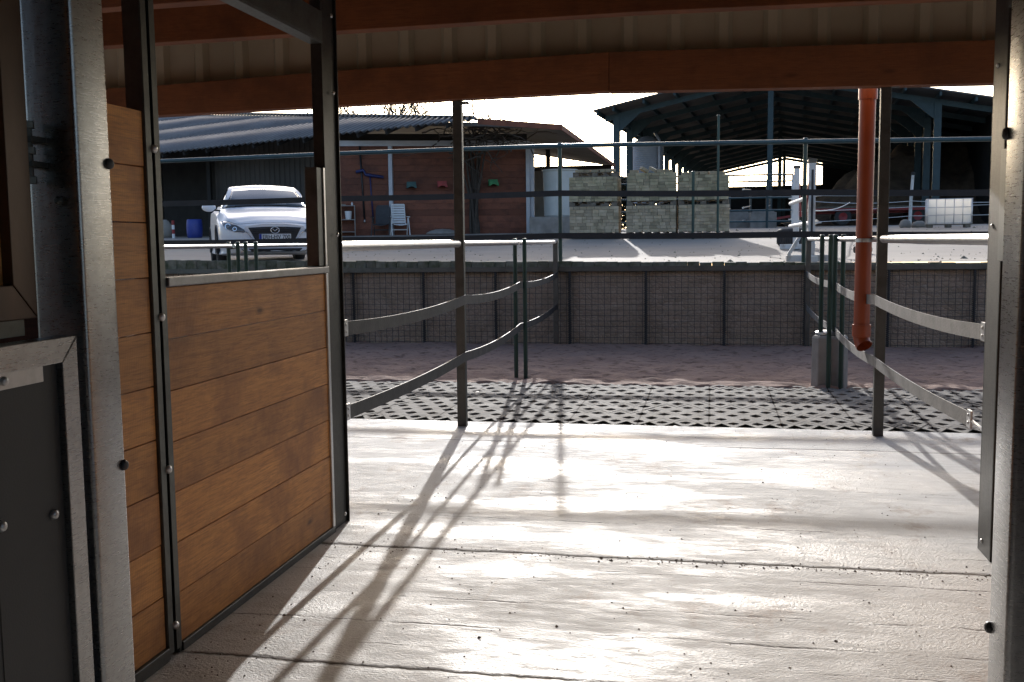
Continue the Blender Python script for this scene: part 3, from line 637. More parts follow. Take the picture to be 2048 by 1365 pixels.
def make_car():
    t = thing('parked_car', 'white hatchback parked nose-on at the kerb in front of the corrugated roofed shed', 'car')
    ss = [i*.04 for i in range(10)]+[.4+i*.1 for i in range(1,37)]+[4.1,4.2,4.3,4.38,4.46]; ss = sorted(set(round(x,3) for x in ss))
    b = MB(); rings = [car_ring(s) for s in ss]; n = len(rings[0])
    vs = [(-s, y, z) for s, r in zip(ss, rings) for y, z in r]
    fs = [(i*n+k, i*n+(k+1)%n, (i+1)*n+(k+1)%n, (i+1)*n+k) for i in range(len(ss)-1) for k in range(n)]
    fs += [tuple(range(n)), tuple((len(ss)-1)*n+k for k in range(n))]
    b.add(vs, fs); body = b.build('body', M['paint'], t, smooth='auto')
    me = body.data; bvh = BVHTree.FromPolygons([v.co.copy() for v in me.vertices], [list(p.vertices) for p in me.polygons])
    def front(y, z, off=.004):
        h = bvh.ray_cast(Vector((2,y,z)), Vector((-1,0,0)))
        return (h[0]+h[1]*(off if h[1].x > 0 else -off)) if h[0] else Vector((-.6,y,z))
    def patch(name, poly, mt, off=.005, parent=t, cuts=3, th=.004, smooth=True):
        bm = bmesh.new(); f = bm.faces.new([bm.verts.new((0,y,z)) for y,z in poly])
        bmesh.ops.triangulate(bm, faces=bm.faces[:]); 
        for _ in range(cuts): bmesh.ops.subdivide_edges(bm, edges=[e for e in bm.edges if e.calc_length() > .05], cuts=1, use_grid_fill=False); bmesh.ops.triangulate(bm, faces=bm.faces[:])
        for v in bm.verts: v.co = front(v.co.y, v.co.z, off)
        m2 = bpy.data.meshes.new(name); bm.to_mesh(m2); bm.free()
        m2.materials.append(mt)
        for p_ in m2.polygons: p_.use_smooth = smooth
        o = bpy.data.objects.new(name, m2); COL.objects.link(o); o.parent = parent
        md = o.modifiers.new('thick','SOLIDIFY'); md.thickness = th; md.offset = 0
        return o
    def line(name, pts, r, mt, parent, off=.003):
        q = []
        for a, c in zip(pts, pts[1:]):
            for i in range(8): q.append(front(lerp(a[0],c[0],i/8), lerp(a[1],c[1],i/8), off))
        q.append(front(*pts[-1], off)); return MB().tube(q, r, 6).build(name, mt, parent, smooth=True, local=True)
    # glazing
    ws = patch('windscreen', [(-.70,1.012),(-.35,1.03),(0,1.035),(.35,1.03),(.70,1.012),(.60,1.20),(.55,1.340),(.27,1.360),(0,1.366),(-.27,1.360),(-.55,1.340),(-.60,1.20)], M['glass'], .014, cuts=4)
    line('wiper', [(-.55,1.02),(.1,1.05)], .008, M['dark'], ws, .012); line('wiper', [(-.05,1.03),(.58,1.04)], .008, M['dark'], ws, .012)
    line('cowl_strip', [(-.74,1.002),(-.35,1.022),(0,1.027),(.35,1.022),(.74,1.002)], .014, M['dark'], ws, .0)
    MB().obox((-1.93,0,1.325), (.9,0,-.4), (0,1,0), (.4,0,.9), .02, .11, .03).build('rear_view_mirror', M['dark'], t, local=True, bevel=.006)
    for sgn in (-1,1):
        def side(u, v):
            s = lerp(1.62,3.95,u); h = car_sec(s); p, q = h[5], h[6]; k = lerp(.10,.90,v)
            return (-s, sgn*(lerp(p[0],q[0],k)+.010), lerp(p[1],q[1],k)+.004)
        MB().grid(20, 4, side).build('side_window', M['glass'], t, smooth=True, local=True)
    # nose
    gr = patch('grille', [(-.43,.628),(-.2,.640),(0,.644),(.2,.640),(.43,.628),(.37,.52),(.31,.40),(.24,.33),(-.24,.33),(-.31,.40),(-.37,.52)], M['dark'], .006, cuts=3)
    for z in (.60,.565,.53,.385,.355): line('grille_bar', [(-.36,z),(.36,z)], .006, M['ink'], gr, .010)
    line('chrome_wing', [(-.475,.575),(-.43,.545),(-.33,.385),(-.25,.325),(.25,.325),(.33,.385),(.43,.545),(.475,.575)], .011, M['chrome'], gr, .008)
    patch('lower_intake', [(-.55,.285),(.55,.285),(.50,.235),(-.50,.235)], M['dark'], .004)
    for sgn in (-1,1):
        P = [(.835,.735),(.79,.742),(.70,.715),(.60,.665),(.50,.600),(.468,.560),(.52,.545),(.62,.555),(.72,.585),(.795,.635),(.828,.69)]
        hl = patch('headlight', [(sgn*y,z) for y,z in P], M['lamp'], .006, cuts=3)
        for (y,z,r) in ((.735,.645,.052),(.635,.605,.036)):
            p = front(sgn*y, z, .010); a = Vector((1,sgn*.35,.25)).normalized()
            b = MB(); b.tube([p-a*.02, p+a*.006], r, 16); b.build('lens_ring', M['chrome'], hl, local=True)
            b = MB(); b.dome(p+a*.006, a, r*.72, .012, 14); b.build('lens', M['glass'], hl, smooth=True, local=True)
        line('lamp_trim', [(sgn*y,z) for y,z in P[5:]+P[:1]], .006, M['chrome'], hl, .008)
        fl = patch('fog_lamp', [(sgn*y,z) for y,z in [(.60,.36),(.72,.37),(.76,.33),(.72,.28),(.60,.29)]], M['dark'], .004)
        p = front(sgn*.67,.325,.008); b = MB().dome(p, (1,sgn*.4,0), .028, .012); b.build('lens', M['lamp'], fl, smooth=True, local=True)
        # mirrors
        m = MB().lathe([(0,-.07),(.05,-.066),(.085,-.04),(.095,0),(.09,.05),(.08,.075),(0,.075)], 20, (0,0,0), 'x')
        m.v = [(-1.50-x*.75, sgn*(.985+ .0)+y*1.28, 1.01+z*.80) for x,y,z in m.v]
        mo = m.build('door_mirror', M['paint'], t, smooth='auto', local=True)
        MB().bar((-1.50,sgn*.80,.955), (-1.50,sgn*.96,.975), .05, .03).build('mirror_arm', M['dark'], mo, local=True)
        line('door_seam', [(sgn*.86,.80),(sgn*.86,.79)], .002, M['dark'], t, 0)
        MB().tube([(-1.45,sgn*.902,.72),(-3.1,sgn*.904,.74)], .008, 6).build('door_crease', M['paint'], t, local=True, smooth=True)
    line('bonnet_seam', [(-.74,.742),(-.60,.688),(-.40,.700),(0,.712),(.40,.700),(.60,.688),(.74,.742)], .0035, M['dark'], t, .000)
    # oval badge with a winged V
    p0 = front(0,.585,.018); e = MB(); e.tube([p0+Vector((0,.068*math.cos(a),.052*math.sin(a))) for a in [2*math.pi*i/32 for i in range(33)]], .0075, 8)
    def cur(sg): return [p0+Vector((0,sg*y,z)) for y,z in ((0,-.016),(.012,-.006),(.022,.008),(.034,.018),(.050,.022),(.064,.016))]
    e.tube(cur(1), .0065, 8); e.tube(cur(-1), .0065, 8)
    e.build('badge', M['chrome'], t, smooth=True, local=True)
    # number plate
    px = max(front(y,.47,.0).x for y in (-.26,0,.26))+.012
    pt = MB().box(px-.008,px,-.26,.26,.415,.525).build('number_plate', M['white'], t, local=True, bevel=.004)
    MB().box(px+.0005,px+.0015,-.258,-.218,.418,.522).build('plate_band', M['euro'], pt, local=True)
    fc = bpy.data.curves.new('plate_text','FONT'); fc.body = 'ERH-HV 700'; fc.size = .098; fc.align_x = 'CENTER'; fc.align_y = 'CENTER'; fc.extrude = .0006; fc.offset = .0012
    fo = bpy.data.objects.new('plate_text', fc); COL.objects.link(fo); bpy.context.view_layer.update()
    tm = bpy.data.meshes.new_from_object(fo); bpy.data.objects.remove(fo)
    w = max(v.co.x for v in tm.vertices)-min(v.co.x for v in tm.vertices); sc = .445/w
    for v in tm.vertices: v.co = Vector((px+.001+v.co.z, .02+v.co.x*sc, .470+v.co.y))
    tm.materials.clear(); tm.materials.append(M['ink']); to = bpy.data.objects.new('plate_text', tm); COL.objects.link(to); to.parent = pt
    # wheels
    for wx in (-.93,-3.63):
        for sgn in (-1,1):
            MB().lathe([(.355,.0),(.355,-.02),(.0,-.02)], 28, (wx,sgn*.88,.33), 'y')
            wv = MB().lathe([(.21,-.10),(.27,-.105),(.305,-.09),(.318,-.05),(.318,.05),(.305,.09),(.27,.105),(.21,.10)], 32, (wx,sgn*.80,.318), 'y')
            wo = wv.build('wheel', M['tyre'], t, smooth='auto', local=True)
            r = MB().lathe([(.212,.09),(.20,.06),(.07,.05),(0,.055)] if sgn > 0 else [(.212,-.09),(.20,-.06),(.07,-.05),(0,-.055)], 32, (wx,sgn*.80,.318), 'y')
            for k in range(5):
                a = k*2*math.pi/5; r.bar((wx+.04*math.cos(a),sgn*.87,.318+.04*math.sin(a)),(wx+.20*math.cos(a),sgn*.885,.318+.20*math.sin(a)),.05,.02,(0,1,0))
            r.build('rim', M['chrome'], wo, local=True)
            a = MB().lathe([(.365,-.03),(.365,.03),(.345,.03),(.345,-.03)], 32, (wx,sgn*.885,.33), 'y'); a.v = [v if v[2] > .2 else (v[0],v[1],.2) for v in a.v]
            a.build('wheel_arch', M['dark'], t, local=True)
    return t
car = make_car(); nose = Vector((.494,-.870)); car.location = (-7.10,15.80,1.205); car.rotation_euler = (0,0,math.atan2(nose.y,nose.x))
b = MB()
for k in range(120):
    x, y = -5.9+rng.gauss(0,.28), 15.95+rng.gauss(0,.12); r = rng.uniform(.012,.04)
    b.obox((x,y,1.2+r*.5), (rng.random(),rng.random(),.2), (-.5,rng.random(),.1), (.1,.2,1), r, r*.8, r*.6)
tag(b.build('rubble', M['conc']), kind='stuff')

# ------------------------------------------------------------------ farm building with hipped corrugated roof
Bx = Vector((-6.42,28.0,4.98)); eL = Vector((-.937,.349,0)); sU = Vector((.349,.937,0))
def RP(u, v, dz=0): p = Bx+eL*u+sU*v; return Vector((p.x, p.y, Bx.z-.0155*u+.36*v+dz))
fb = thing('farm_building', 'long shed with corrugated grey roof and dark red plank wall across the yard', 'shed', (-11,32,1.7))
b = MB(); nu = 24*6*5
U = lambda i: -.35+i*.27/8
nu = int(23/(.27/8))
for v0, v1, dz in ((0,2.25,0),(2.15,4.40,.004),(4.3,6.6,.008),(6.5,8.0,.012)):
    for i in range(nu+1):
        u = U(i); vm = min(8.0, 4.22*max(0,(u+.25)/11.8)); c = .040*math.cos(2*math.pi*i/8)
        for v in (min(v0,vm), min(v1,vm)): b.v.append(tuple(RP(u,v,c+dz)))
n0 = 2*(nu+1); b.f = [(o+2*i, o+2*i+2, o+2*i+3, o+2*i+1) for o in (0,n0,2*n0,3*n0) for i in range(nu)]
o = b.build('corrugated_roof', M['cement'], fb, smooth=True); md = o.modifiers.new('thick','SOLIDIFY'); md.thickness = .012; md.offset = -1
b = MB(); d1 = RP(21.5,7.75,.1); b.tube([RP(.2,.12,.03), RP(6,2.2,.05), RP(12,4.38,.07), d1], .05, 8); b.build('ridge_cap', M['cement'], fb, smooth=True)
def slab(b, pts, th):
    b.extr([tuple(p) for p in pts], (0,0,-th))
D = RP(20,7.15,-.35); C1 = Vector((-4.35,30.0,4.96)); C2 = Vector((-4.25,46,4.96)); D2 = Vector((-14,52,7.0))
b = MB(); slab(b,[Bx-Vector((0,0,.09)),C1,D],.10); slab(b,[C1,C2,D2],.10); slab(b,[C1,D2,D],.10)
b.build('rear_roof', M['barnroof'], fb)
b = MB()
for p, q in ((Bx,C1),(C1,C2)): b.bar(p-Vector((0,0,.06)), q-Vector((0,0,.06)), .04, .16)
b.build('verge_board', M['planks'], fb)
for u in [k*1.1 for k in range(0,20)]: MB().bar(RP(u,.05,-.12), RP(u,min(4,max(.3,4.22*u/11.8)),-.12), .06, .12).build('rafter', M['black'], fb)
W0, W1 = Vector((-12.0,30.21,0)), Vector((-5.76,32.2,0)); wu = (W1-W0).normalized(); wn_ = Vector((-wu.y,wu.x,0))
wl = (W1-W0).length
b = MB()
for i in range(15): b.obox(W0+wu*wl/2+Vector((0,0,1.6+i*.2+.1)), wu, wn_, (0,0,1), wl/2, .02+rng.uniform(0,.006), .097)
b.obox(W0+wu*wl/2+Vector((0,0,3.1))+wn_*.045, wu, wn_, (0,0,1), wl/2, .012, 1.5); o = b.build('plank_wall', M['planks'], fb)
MB().obox(W0+wu*wl/2+Vector((0,0,4.67))-wn_*.04, wu, wn_, (0,0,1), wl/2+.05, .05, .085).build('steel_lintel', M['zinc'], fb)
MB().obox(W0+wu*wl/2+Vector((0,0,4.87))+wn_*.2, wu, wn_, (0,0,1), wl/2, .03, .12).build('soffit_boards', M['black'], fb)
for px_ in (0.0,.335,1.0):
    p = W0+wu*wl*px_-wn_*.06; MB().box(p.x-.06,p.x+.06,p.y-.06,p.y+.06,1.6,4.6).build('steel_column', M['zinc'], fb)
p = W1+wu*.10; MB().box(p.x-.05,p.x+.10,p.y-.06,p.y+.06,1.6,4.7).build('steel_column', M['zinc'], fb)
# car port cladding, dark back
b = MB(); prof = []; u = 6.0
while u < 12.9: prof += [(u,0),(u+.12,0),(u+.15,.035),(u+.21,.035)]; u += .24
b.v = [tuple(Vector((*(Bx+eL*u+sU*(2.2-d)).xy, z))) for z in (1.4,5.45) for u,d in prof]; m_ = len(prof); b.f = [(i,i+1,m_+i+1,m_+i) for i in range(m_-1)]
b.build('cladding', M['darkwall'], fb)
b = MB(); p, q = Bx+sU*4.2+eL*12.6, Bx+sU*4.2+eL*30
b.extr([(p.x,p.y,1.2),(q.x,q.y,1.2),(q.x,q.y,5.95),(p.x,p.y,6.15)], sU*.1)
p, q = Bx+sU*2.2+eL*12.6, Bx+sU*4.2+eL*12.6; b.extr([(p.x,p.y,1.2),(q.x,q.y,1.2),(q.x,q.y,5.2),(p.x,p.y,5.2)], eL*.1)
p, q = Bx+sU*.3+eL*24, Bx+sU*7+eL*24; b.extr([(p.x,p.y,1.2),(q.x,q.y,1.2),(q.x,q.y,5.2),(p.x,p.y,5.2)], eL*.1)
p, q = W0+wn_*.05, Bx+sU*2.2+eL*7; b.extr([(p.x,p.y,1.2),(q.x,q.y,1.2),(q.x,q.y,5.0),(p.x,p.y,5.0)], (0,.05,0))
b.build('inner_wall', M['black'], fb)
b = MB()
for u in (12.95,15.6):
    p = Bx+eL*u+sU*1.9; b.box(p.x-.07,p.x+.07,p.y-.07,p.y+.07,1.3,5.2)
b.build('timber_post', M['black'], fb)
p = Bx+eL*14.9+sU*.5; MB().tube([(p.x,p.y,1.3),(p.x,p.y,4.75)], .05, 10).build('green_prop', M['green'], fb, smooth='auto')
# open side: posts and pale end wall
MB().box(-11,-4.35,44,44.2,1.6,4.62).build('end_wall', M['beige'], fb); MB().box(-11,-4.3,45,45.1,4.0,4.88).build('end_gable', M['black'], fb)
b = MB().box(-5.95,-5.80,37,37.15,1.7,4.9); b.build('side_post', M['black'], fb)
b = MB().box(-5.86,-5.74,39.8,39.92,1.7,4.9); b.build('side_post', M['red'], fb)
MB().box(-5.95,-5.85,33.0,33.6,2.35,3.0).build('meter_cabinet', M['ink'], fb)
# fluorescent slits seen in the photo are daylight gaps: left open
# vine on the corner
vn = thing('climbing_vine', 'leafless climbing vine on the plank wall spilling over the roof corner', 'vine', (-7.6,31.3,1.7))
b = MB(); r2 = random.Random(3)
def wander(p, d, n, st, r, jit, b, lim=None):
    path = [Vector(p)]; d = Vector(d).normalized()
    for i in range(n):
        d = (d+Vector((r2.gauss(0,jit),r2.gauss(0,jit),r2.gauss(0,jit)))).normalized(); path.append(path[-1]+d*st)
    b.tube(path, r, 5, r2=r*.35); return path
base = W0+wu*wl*.735-wn_*.16
for k in range(13): wander((base.x+r2.uniform(-.16,.16), base.y-r2.uniform(0,.2), 1.6), (0,0,1), 15, .21, r2.uniform(.04,.085), .045, b)
b.build('stem', M['bark'], vn, smooth=True)
b = MB()
for k in range(85): wander((base.x+r2.gauss(.4,.65), base.y-r2.uniform(.2,2.6), 4.65+r2.gauss(0,.28)), (r2.gauss(.15,1),r2.gauss(0,.5),r2.gauss(.05,.5)), r2.randint(6,12), .13, r2.uniform(.014,.03), .30, b)
for k in range(9): wander((base.x+r2.uniform(-.4,1.6), base.y-r2.uniform(.8,2.6), 4.95), (r2.gauss(.2,.5),0,1), r2.randint(5,9), .12, .012, .22, b)
for k in range(8): wander((base.x+r2.gauss(.15,.3), base.y-.1, r2.uniform(2.3,4.6)), (r2.gauss(.3,1),-.1,r2.gauss(.1,.6)), 7, .11, .009, .28, b)
tag(b.build('twigs', M['bark'], vn), kind='stuff')
# bare tree behind the roof
tr = thing('bare_tree', 'leafless tree standing behind the corrugated roof', 'tree', (-17.1,52,2))
b = MB(); tw = MB()
def grow(p, d, L, r, lvl):
    d = Vector(d).normalized(); n = 5; path = [Vector(p)]
    for i in range(n):
        d = (d+Vector((r2.gauss(0,.09),r2.gauss(0,.09),r2.gauss(.03,.06)))).normalized(); path.append(path[-1]+d*L/n)
    (b if lvl < 2 else tw).tube(path, max(r,.016), 6 if lvl < 3 else 4, r2=max(r*.6,.012))
    if lvl >= 5: return
    for k in range(3 if lvl < 4 else 3):
        t = path[r2.randint(2,5)] if k else path[-1]; ax = d.orthogonal(); ax.rotate(Matrix.Rotation(r2.uniform(0,6.28),3,d))
        grow(t, d+ax*r2.uniform(.35,.8), L*r2.uniform(.62,.8), r*.62, lvl+1)
for k in range(5): grow((-18.5+k*.7,52+k*.3,2.6), (r2.uniform(-.12,.12),0,1), 3.15, .12, 0)
b.build('trunk', M['bark'], tr, smooth=True); tw.build('crown', M['bark'], tr)

# ------------------------------------------------------------------ things in front of the plank wall
def on_wall(t, off, z): p = W0+wu*wl*t-wn_*off; return Vector((p.x,p.y,z))
wang = math.atan2(wu.y, wu.x)
ZG = 1.79
for tt, z, mt, lb in ((.432,3.36,'cteal','petrol blue plastic saddle rack on the plank wall, left of the red one'),(.580,3.38,'red','red plastic saddle rack on the plank wall'),(.828,3.42,'cgreen','bright green plastic saddle rack right of the vine')):
    b = MB(); q = [(-.16,-.09),(-.15,.0),(-.11,.06),(-.05,.075),(.05,.075),(.11,.06),(.15,.0),(.16,-.09)]; q2 = [(.11,-.09),(.07,-.055),(0,-.04),(-.07,-.055),(-.11,-.09)]
    b.extr([(x,0,y) for x,y in q+q2], (0,-.30,0)); b.box(-.15,.15,-.012,0,-.03,.12)
    o = b.build('saddle_rack', M[mt], local=True); o.location = on_wall(tt,.03,z); o.rotation_euler = (0,0,wang)
    tag(o, lb, 'saddle rack', 'saddle racks on the plank wall')
# shelf unit
t = thing('shelf_unit', 'narrow open grey shelf unit against the plank wall with odds and ends', 'shelf')
b = MB().box(-.55,-.53,-.3,0,0,.95); b.build('side_panel', M['conc'], t, local=True); MB().box(.35,.37,-.3,0,0,.95).build('side_panel', M['conc'], t, local=True)
for z in (.12,.50,.93): MB().box(-.53,.35,-.3,0,z,z+.02).build('shelf_board', M['conc'], t, local=True)
t.location = on_wall(.105,.08,ZG); t.rotation_euler = (0,0,wang); sloc = t.location.copy()
def at_shelf(x, y, z): return sloc+wu*x+Vector((wu.y,-wu.x,0))*y+Vector((0,0,z))
b = MB().lathe([(0,0),(.085,0),(.11,.235),(.115,.24),(.115,.255),(.108,.255),(.085,.03),(0,.02)], 20); b.tube([(.105*math.cos(a),.0,.24-.10*math.sin(a)) for a in [math.pi*i/10 for i in range(11)]], .004, 5)
o = b.build('bucket', M['white'], smooth='auto', local=True); o.location = at_shelf(.16,.16,.52); tag(o, 'white plastic bucket on the middle board of the shelf unit', 'bucket')
b = MB().lathe([(0,0),(.03,0),(.032,.06),(.014,.09),(.014,.11),(0,.11)], 12); o = b.build('bottle', M['white'], smooth='auto', local=True); o.location = at_shelf(.28,.14,.95); tag(o, 'small white bottle on top of the shelf unit', 'bottle')
for k, (x, r) in enumerate(((-.36,.05),(-.2,.06),(0,.055))):
    b = MB(); b.obox((0,0,r*.4),(1,.3*k,0),(-.3*k,1,0),(0,0,1),r*1.4,r,r*.4); o = b.build('stone', M['beige'], bevel=.01, local=True); o.location = at_shelf(x,.15,.95)
    tag(o, ('pale pinkish stone on top of the shelf unit, farthest from the bottle','pale pinkish stone in the middle of the shelf top','pale pinkish stone on the shelf top, nearest the bottle')[k], 'stone', 'stones on the shelf unit')
# pipes and tap bar
t = thing('water_pipe', 'blue water pipe with tap running down the plank wall behind the chairs', 'pipe', on_wall(.245,.05,2.3))
b = MB().tube([on_wall(.245,.05,2.38),on_wall(.235,.05,3.75)], .022, 8); b.build('pipe', M['bluep'], t, smooth=True)
b = MB().tube([on_wall(.17,.10,3.78),on_wall(.205,.1,3.84),on_wall(.215,.1,3.70),on_wall(.30,.10,3.62)], .05, 8); b.build('hose_wrap', M['bluep'], t, smooth=True)
b = MB().tube([on_wall(.245,.05,2.38),on_wall(.245,.05,2.28),on_wall(.245,.14,2.26)], .025, 8); b.build('tap', M['galvl'], t, smooth=True)
t = thing('downpipe', 'dark downpipe on the plank wall left of the blue water pipe', 'pipe', on_wall(.21,.05,1.8))
MB().tube([on_wall(.205,.05,2.3),on_wall(.19,.05,4.6)], .03, 8).build('pipe', M['dark'], t, smooth=True)
MB().tube([on_wall(.205,.06,2.3),on_wall(.205,.10,2.22)], .035, 8).build('shoe', M['galvl'], t, smooth=True)
b = MB(); b.box(-.12,.12,-.14,0,0,.42); b.lathe([(0,0),(.06,0),(.06,.10),(.03,.16),(0,.16)], 12, (.20,-.06,-.05)); o = b.build('wall_cabinet', M['green'], bevel=.01, local=True); o.location = on_wall(.045,.03,3.25); o.rotation_euler = (0,0,wang); tag(o, 'small dark green cabinet on the plank wall above the shelf unit', 'cabinet')
# garden chairs
def garden_chair(name_label, m, slats, recline):
    t = thing('garden_chair', name_label, 'chair', (0,0,0), 'garden chairs by the plank wall')
    bx = lambda z: .22+(z-.42)*recline
    b = MB()
    if slats:
        for sx in (-.235,.205): b.extr([(sx,bx(.40),.40),(sx+.03,bx(.40),.40),(sx+.03,bx(1.07),1.07),(sx,bx(1.07),1.07)], (0,.03,0))
        for k in range(8):
            z = .44+k*.083; b.extr([(-.215,bx(z)-.004,z),(.215,bx(z)-.004,z),(.215,bx(z+.066)-.004,z+.066),(-.215,bx(z+.066)-.004,z+.066)], (0,.018,0))
    else: b.extr([(-.23,bx(.42),.42),(.23,bx(.42),.42),(.24,bx(.95),.95),(.18,bx(1.05),1.05),(-.18,bx(1.05),1.05),(-.24,bx(.95),.95)], (0,.03,0))
    b.build('backrest', m, t, local=True, bevel=.004)
    b = MB().grid(8, 8, lambda u, v: (lerp(-.23,.23,u), lerp(-.27,.22,v), .42-.035*math.sin(math.pi*u)*(1-v)-.02*(1-v)**2)); o = b.build('seat', m, t, local=True, smooth=True); md = o.modifiers.new('th','SOLIDIFY'); md.thickness = .02
    for sx in (-1,1):
        MB().bar((sx*.29,-.26,.63),(sx*.29,.28,.66), .055, .025).build('armrest', m, t, local=True, bevel=.006)
        MB().bar((sx*.30,-.30,0),(sx*.28,-.06,.62), .04, .028, (1,0,0)).build('leg', m, t, local=True, bevel=.004)
        MB().bar((sx*.28,.34,0),(sx*.27,-.02,.60), .04, .028, (1,0,0)).build('leg', m, t, local=True, bevel=.004)
    MB().box(-.26,.26,.10,.13,.20,.23).build('stretcher', m, t, local=True)
    return t
c = garden_chair('white slatted high-backed plastic garden chair by the plank wall', M['white'], True, .32); c.scale = (.93,.93,.93); c.location = on_wall(.372,.60,ZG-.02); c.rotation_euler = (0,0,wang+.12)
c = garden_chair('dark grey garden chair between the shelf unit and the white chair', M['greyp'], False, .30); c.scale = (.93,.93,.93); c.location = on_wall(.285,.55,ZG-.02); c.rotation_euler = (0,0,wang-.15)
b = MB().lathe([(0,.0),(.5,.0),(.52,.03),(.40,.10),(.22,.15),(0,.165)], 24); b.v = [(x,y*.55,z) for x,y,z in b.v]; o = b.build('pool_lid', M['conc'], smooth='auto', local=True); o.location = on_wall(.575,.5,ZG+.03); o.rotation_euler = (0,0,wang); tag(o, 'grey domed lid lying at the foot of the plank wall', 'lid')
# car port contents
b = MB().lathe([(0,0),(.22,0),(.235,.02),(.25,.15),(.256,.30),(.25,.45),(.235,.58),(.22,.60),(.20,.60),(.19,.585),(0,.585)], 28); o = b.build('plastic_drum', M['blue'], smooth='auto', local=True); o.location = (-16.55,30.6,1.80); tag(o, 'blue plastic drum standing in the dark car port left of the white car', 'drum')
t = thing('marker_post', 'short red and white marker post beside the blue drum', 'marker post', (-16.75,30.1,1.79))
for k in range(4): MB().tube([(-16.8,29.7,1.79+k*.14),(-16.8,29.7,1.79+k*.14+.139)], .045, 12).build('band', M['red'] if k%2 else M['white'], t, smooth='auto')
b = MB().lathe([(0,0),(.26,0),(.30,.12),(.28,.35),(.17,.55),(.08,.60),(0,.60)], 14); b.v = [(x+.08*noise.noise((x*4,y*4,z*4)), y*.7, z) for x,y,z in b.v]; o = b.build('feed_sack', M['beige'], smooth=True, local=True); o.location = (-18.1,31.4,1.83); tag(o, 'dim pale sack left of the blue drum in the car port', 'sack')

# ------------------------------------------------------------------ white tank on its ledge, paving stone stacks
b = MB().box(-5.55,-3.97,31.2,32.6,1.6,2.32); o = b.build('concrete_ledge', M['conc'], bevel=.02); tag(o, 'low concrete ledge carrying the white tank beside the stone stacks', 'ledge')
b = MB().lathe([(0,0),(.47,0),(.50,.04),(.53,1.40),(.565,1.42),(.565,1.46),(.53,1.46),(.50,1.42),(.47,.06),(0,.05)], 40); o = b.build('round_tank', M['tank'], smooth='auto', local=True); o.location = (-4.66,31.75,2.32); tag(o, 'milky white round tank standing on the concrete ledge', 'tank')
def pallet(b, w, d):
    for y in (-d/2+.06, 0, d/2-.06):
        b.box(-w/2,w/2,y-.05,y+.05,0,.02)
        for x in (-w/2+.07,0,w/2-.07): b.box(x-.07,x+.07,y-.05,y+.05,.0205,.098)
    for k in range(6): x0 = -w/2+k*(w-.1)/5; b.box(x0,x0+.1,-d/2,d/2,.0985,.118)
def stone_stack(label, mt, w, d, courses, ch, lengths, base_pallet=True):
    t = thing('paving_stone_stack', label, 'stone stack', (0,0,0), 'stacks of paving stones on pallets')
    b = MB(); pallet(b, w, d); b.build('pallet', M['pallet'], t, local=True)
    b = MB()
    for c in range(courses):
        z = .1205+c*ch
        for side in range(4):
            ln = w if side < 2 else d-.42; x = -ln/2
            while x < ln/2-.03:
                L = min(rng.choice(lengths), ln/2-x); 
                if ln/2-x-L < .05: L = ln/2-x
                e = rng.uniform(-.008,.008); dd = .2
                if side == 0: q = (x+.003, x+L-.003, -d/2-e, -d/2+dd)
                elif side == 1: q = (x+.003, x+L-.003, d/2-dd, d/2+e)
                elif side == 2: q = (-w/2-e, -w/2+dd, x+.003, x+L-.003)
                else: q = (w/2-dd, w/2+e, x+.003, x+L-.003)
                b.box(*q, z+.002, z+ch-.003); x += L
        b.box(-w/2+.21,w/2-.21,-d/2+.21,d/2-.21,z,z+ch-.004)
    b.build('blocks', M[mt], t, local=True)
    return t
SY = 25.7; gz = 1.635
spots = [(-2.86,'green-tinged'),(-1.44,'mossy grey'),(-.17,'brownish')]
labs = [('lower stone stack beside the white tank, grey blocks on a pallet','upper stone stack beside the white tank, thin mossy courses'),
        ('lower stone stack in the middle of the three piles','upper stone stack in the middle of the three piles, jumbled on top'),
        ('lower stone stack of the pile nearest the barn rails','upper stone stack of the pile nearest the barn rails')]
for k, (x, _) in enumerate(spots):
    st = stone_stack(labs[k][0], 'block2', 1.22, 1.0, 8, .081, (.10,.16,.2,.205)); st.location = (x, SY+.05*k, gz); st.rotation_euler = (0,0,R((1,-1.5,.5)[k]))
    hgt = .1205+6*.108
    st2 = stone_stack(labs[k][1], 'block', 1.20, .98, (8,9,8)[k], .076, (.10,.16,.2,.24)); st2.location = (x-.01, SY+.03+.05*k, gz+hgt); st2.rotation_euler = (0,0,R((-1,1.5,-1)[k]))
    top = gz+hgt+.1205+(8,9,8)[k]*.076
    if k == 0:
        b = MB(); pallet(b, 1.1, .9); o = b.build('empty_pallet', M['pallet'], local=True); o.location = (x+.03,SY,top); tag(o, 'empty weathered pallet lying on the stone stack beside the white tank', 'pallet'); top += .12
    for i in range(5):
        b = MB().box(-.1,.1,-.08,.08,0,.075); o = b.build('loose_block', M['block2'], bevel=.004, local=True)
        fx = -.42+i*.21+rng.uniform(-.03,.03)
        tl = rng.choice((0,0,.5)) if k == 1 else 0
        o.location = (x+fx, SY-.3+rng.uniform(0,.2), top+.002+(.05*abs(math.sin(tl))*1.9)); o.rotation_euler = (0, tl, rng.uniform(-.5,.5))
        tag(o, 'loose grey paving block lying on top of the %s stone pile' % ('leftmost','middle','rightmost')[k], 'block', 'loose blocks on the %s stone pile' % ('leftmost','middle','rightmost')[k])

for k, (x, y, zt, lb) in enumerate(((-.42,24.75,3.15,'short thin green post in front of the stone pile nearest the barn rails'),(.16,24.75,4.45,'tall thin green post in front of the stone pile nearest the barn rails'))):
    b = MB().tube([(x,y,G(y)-.2),(x,y,zt)], .035 if k == 0 else .03, 10); b.dome((x,y,zt), (0,0,1), .042, .03); o = b.build('green_post', M['green'], smooth='auto'); tag(o, lb, 'post')
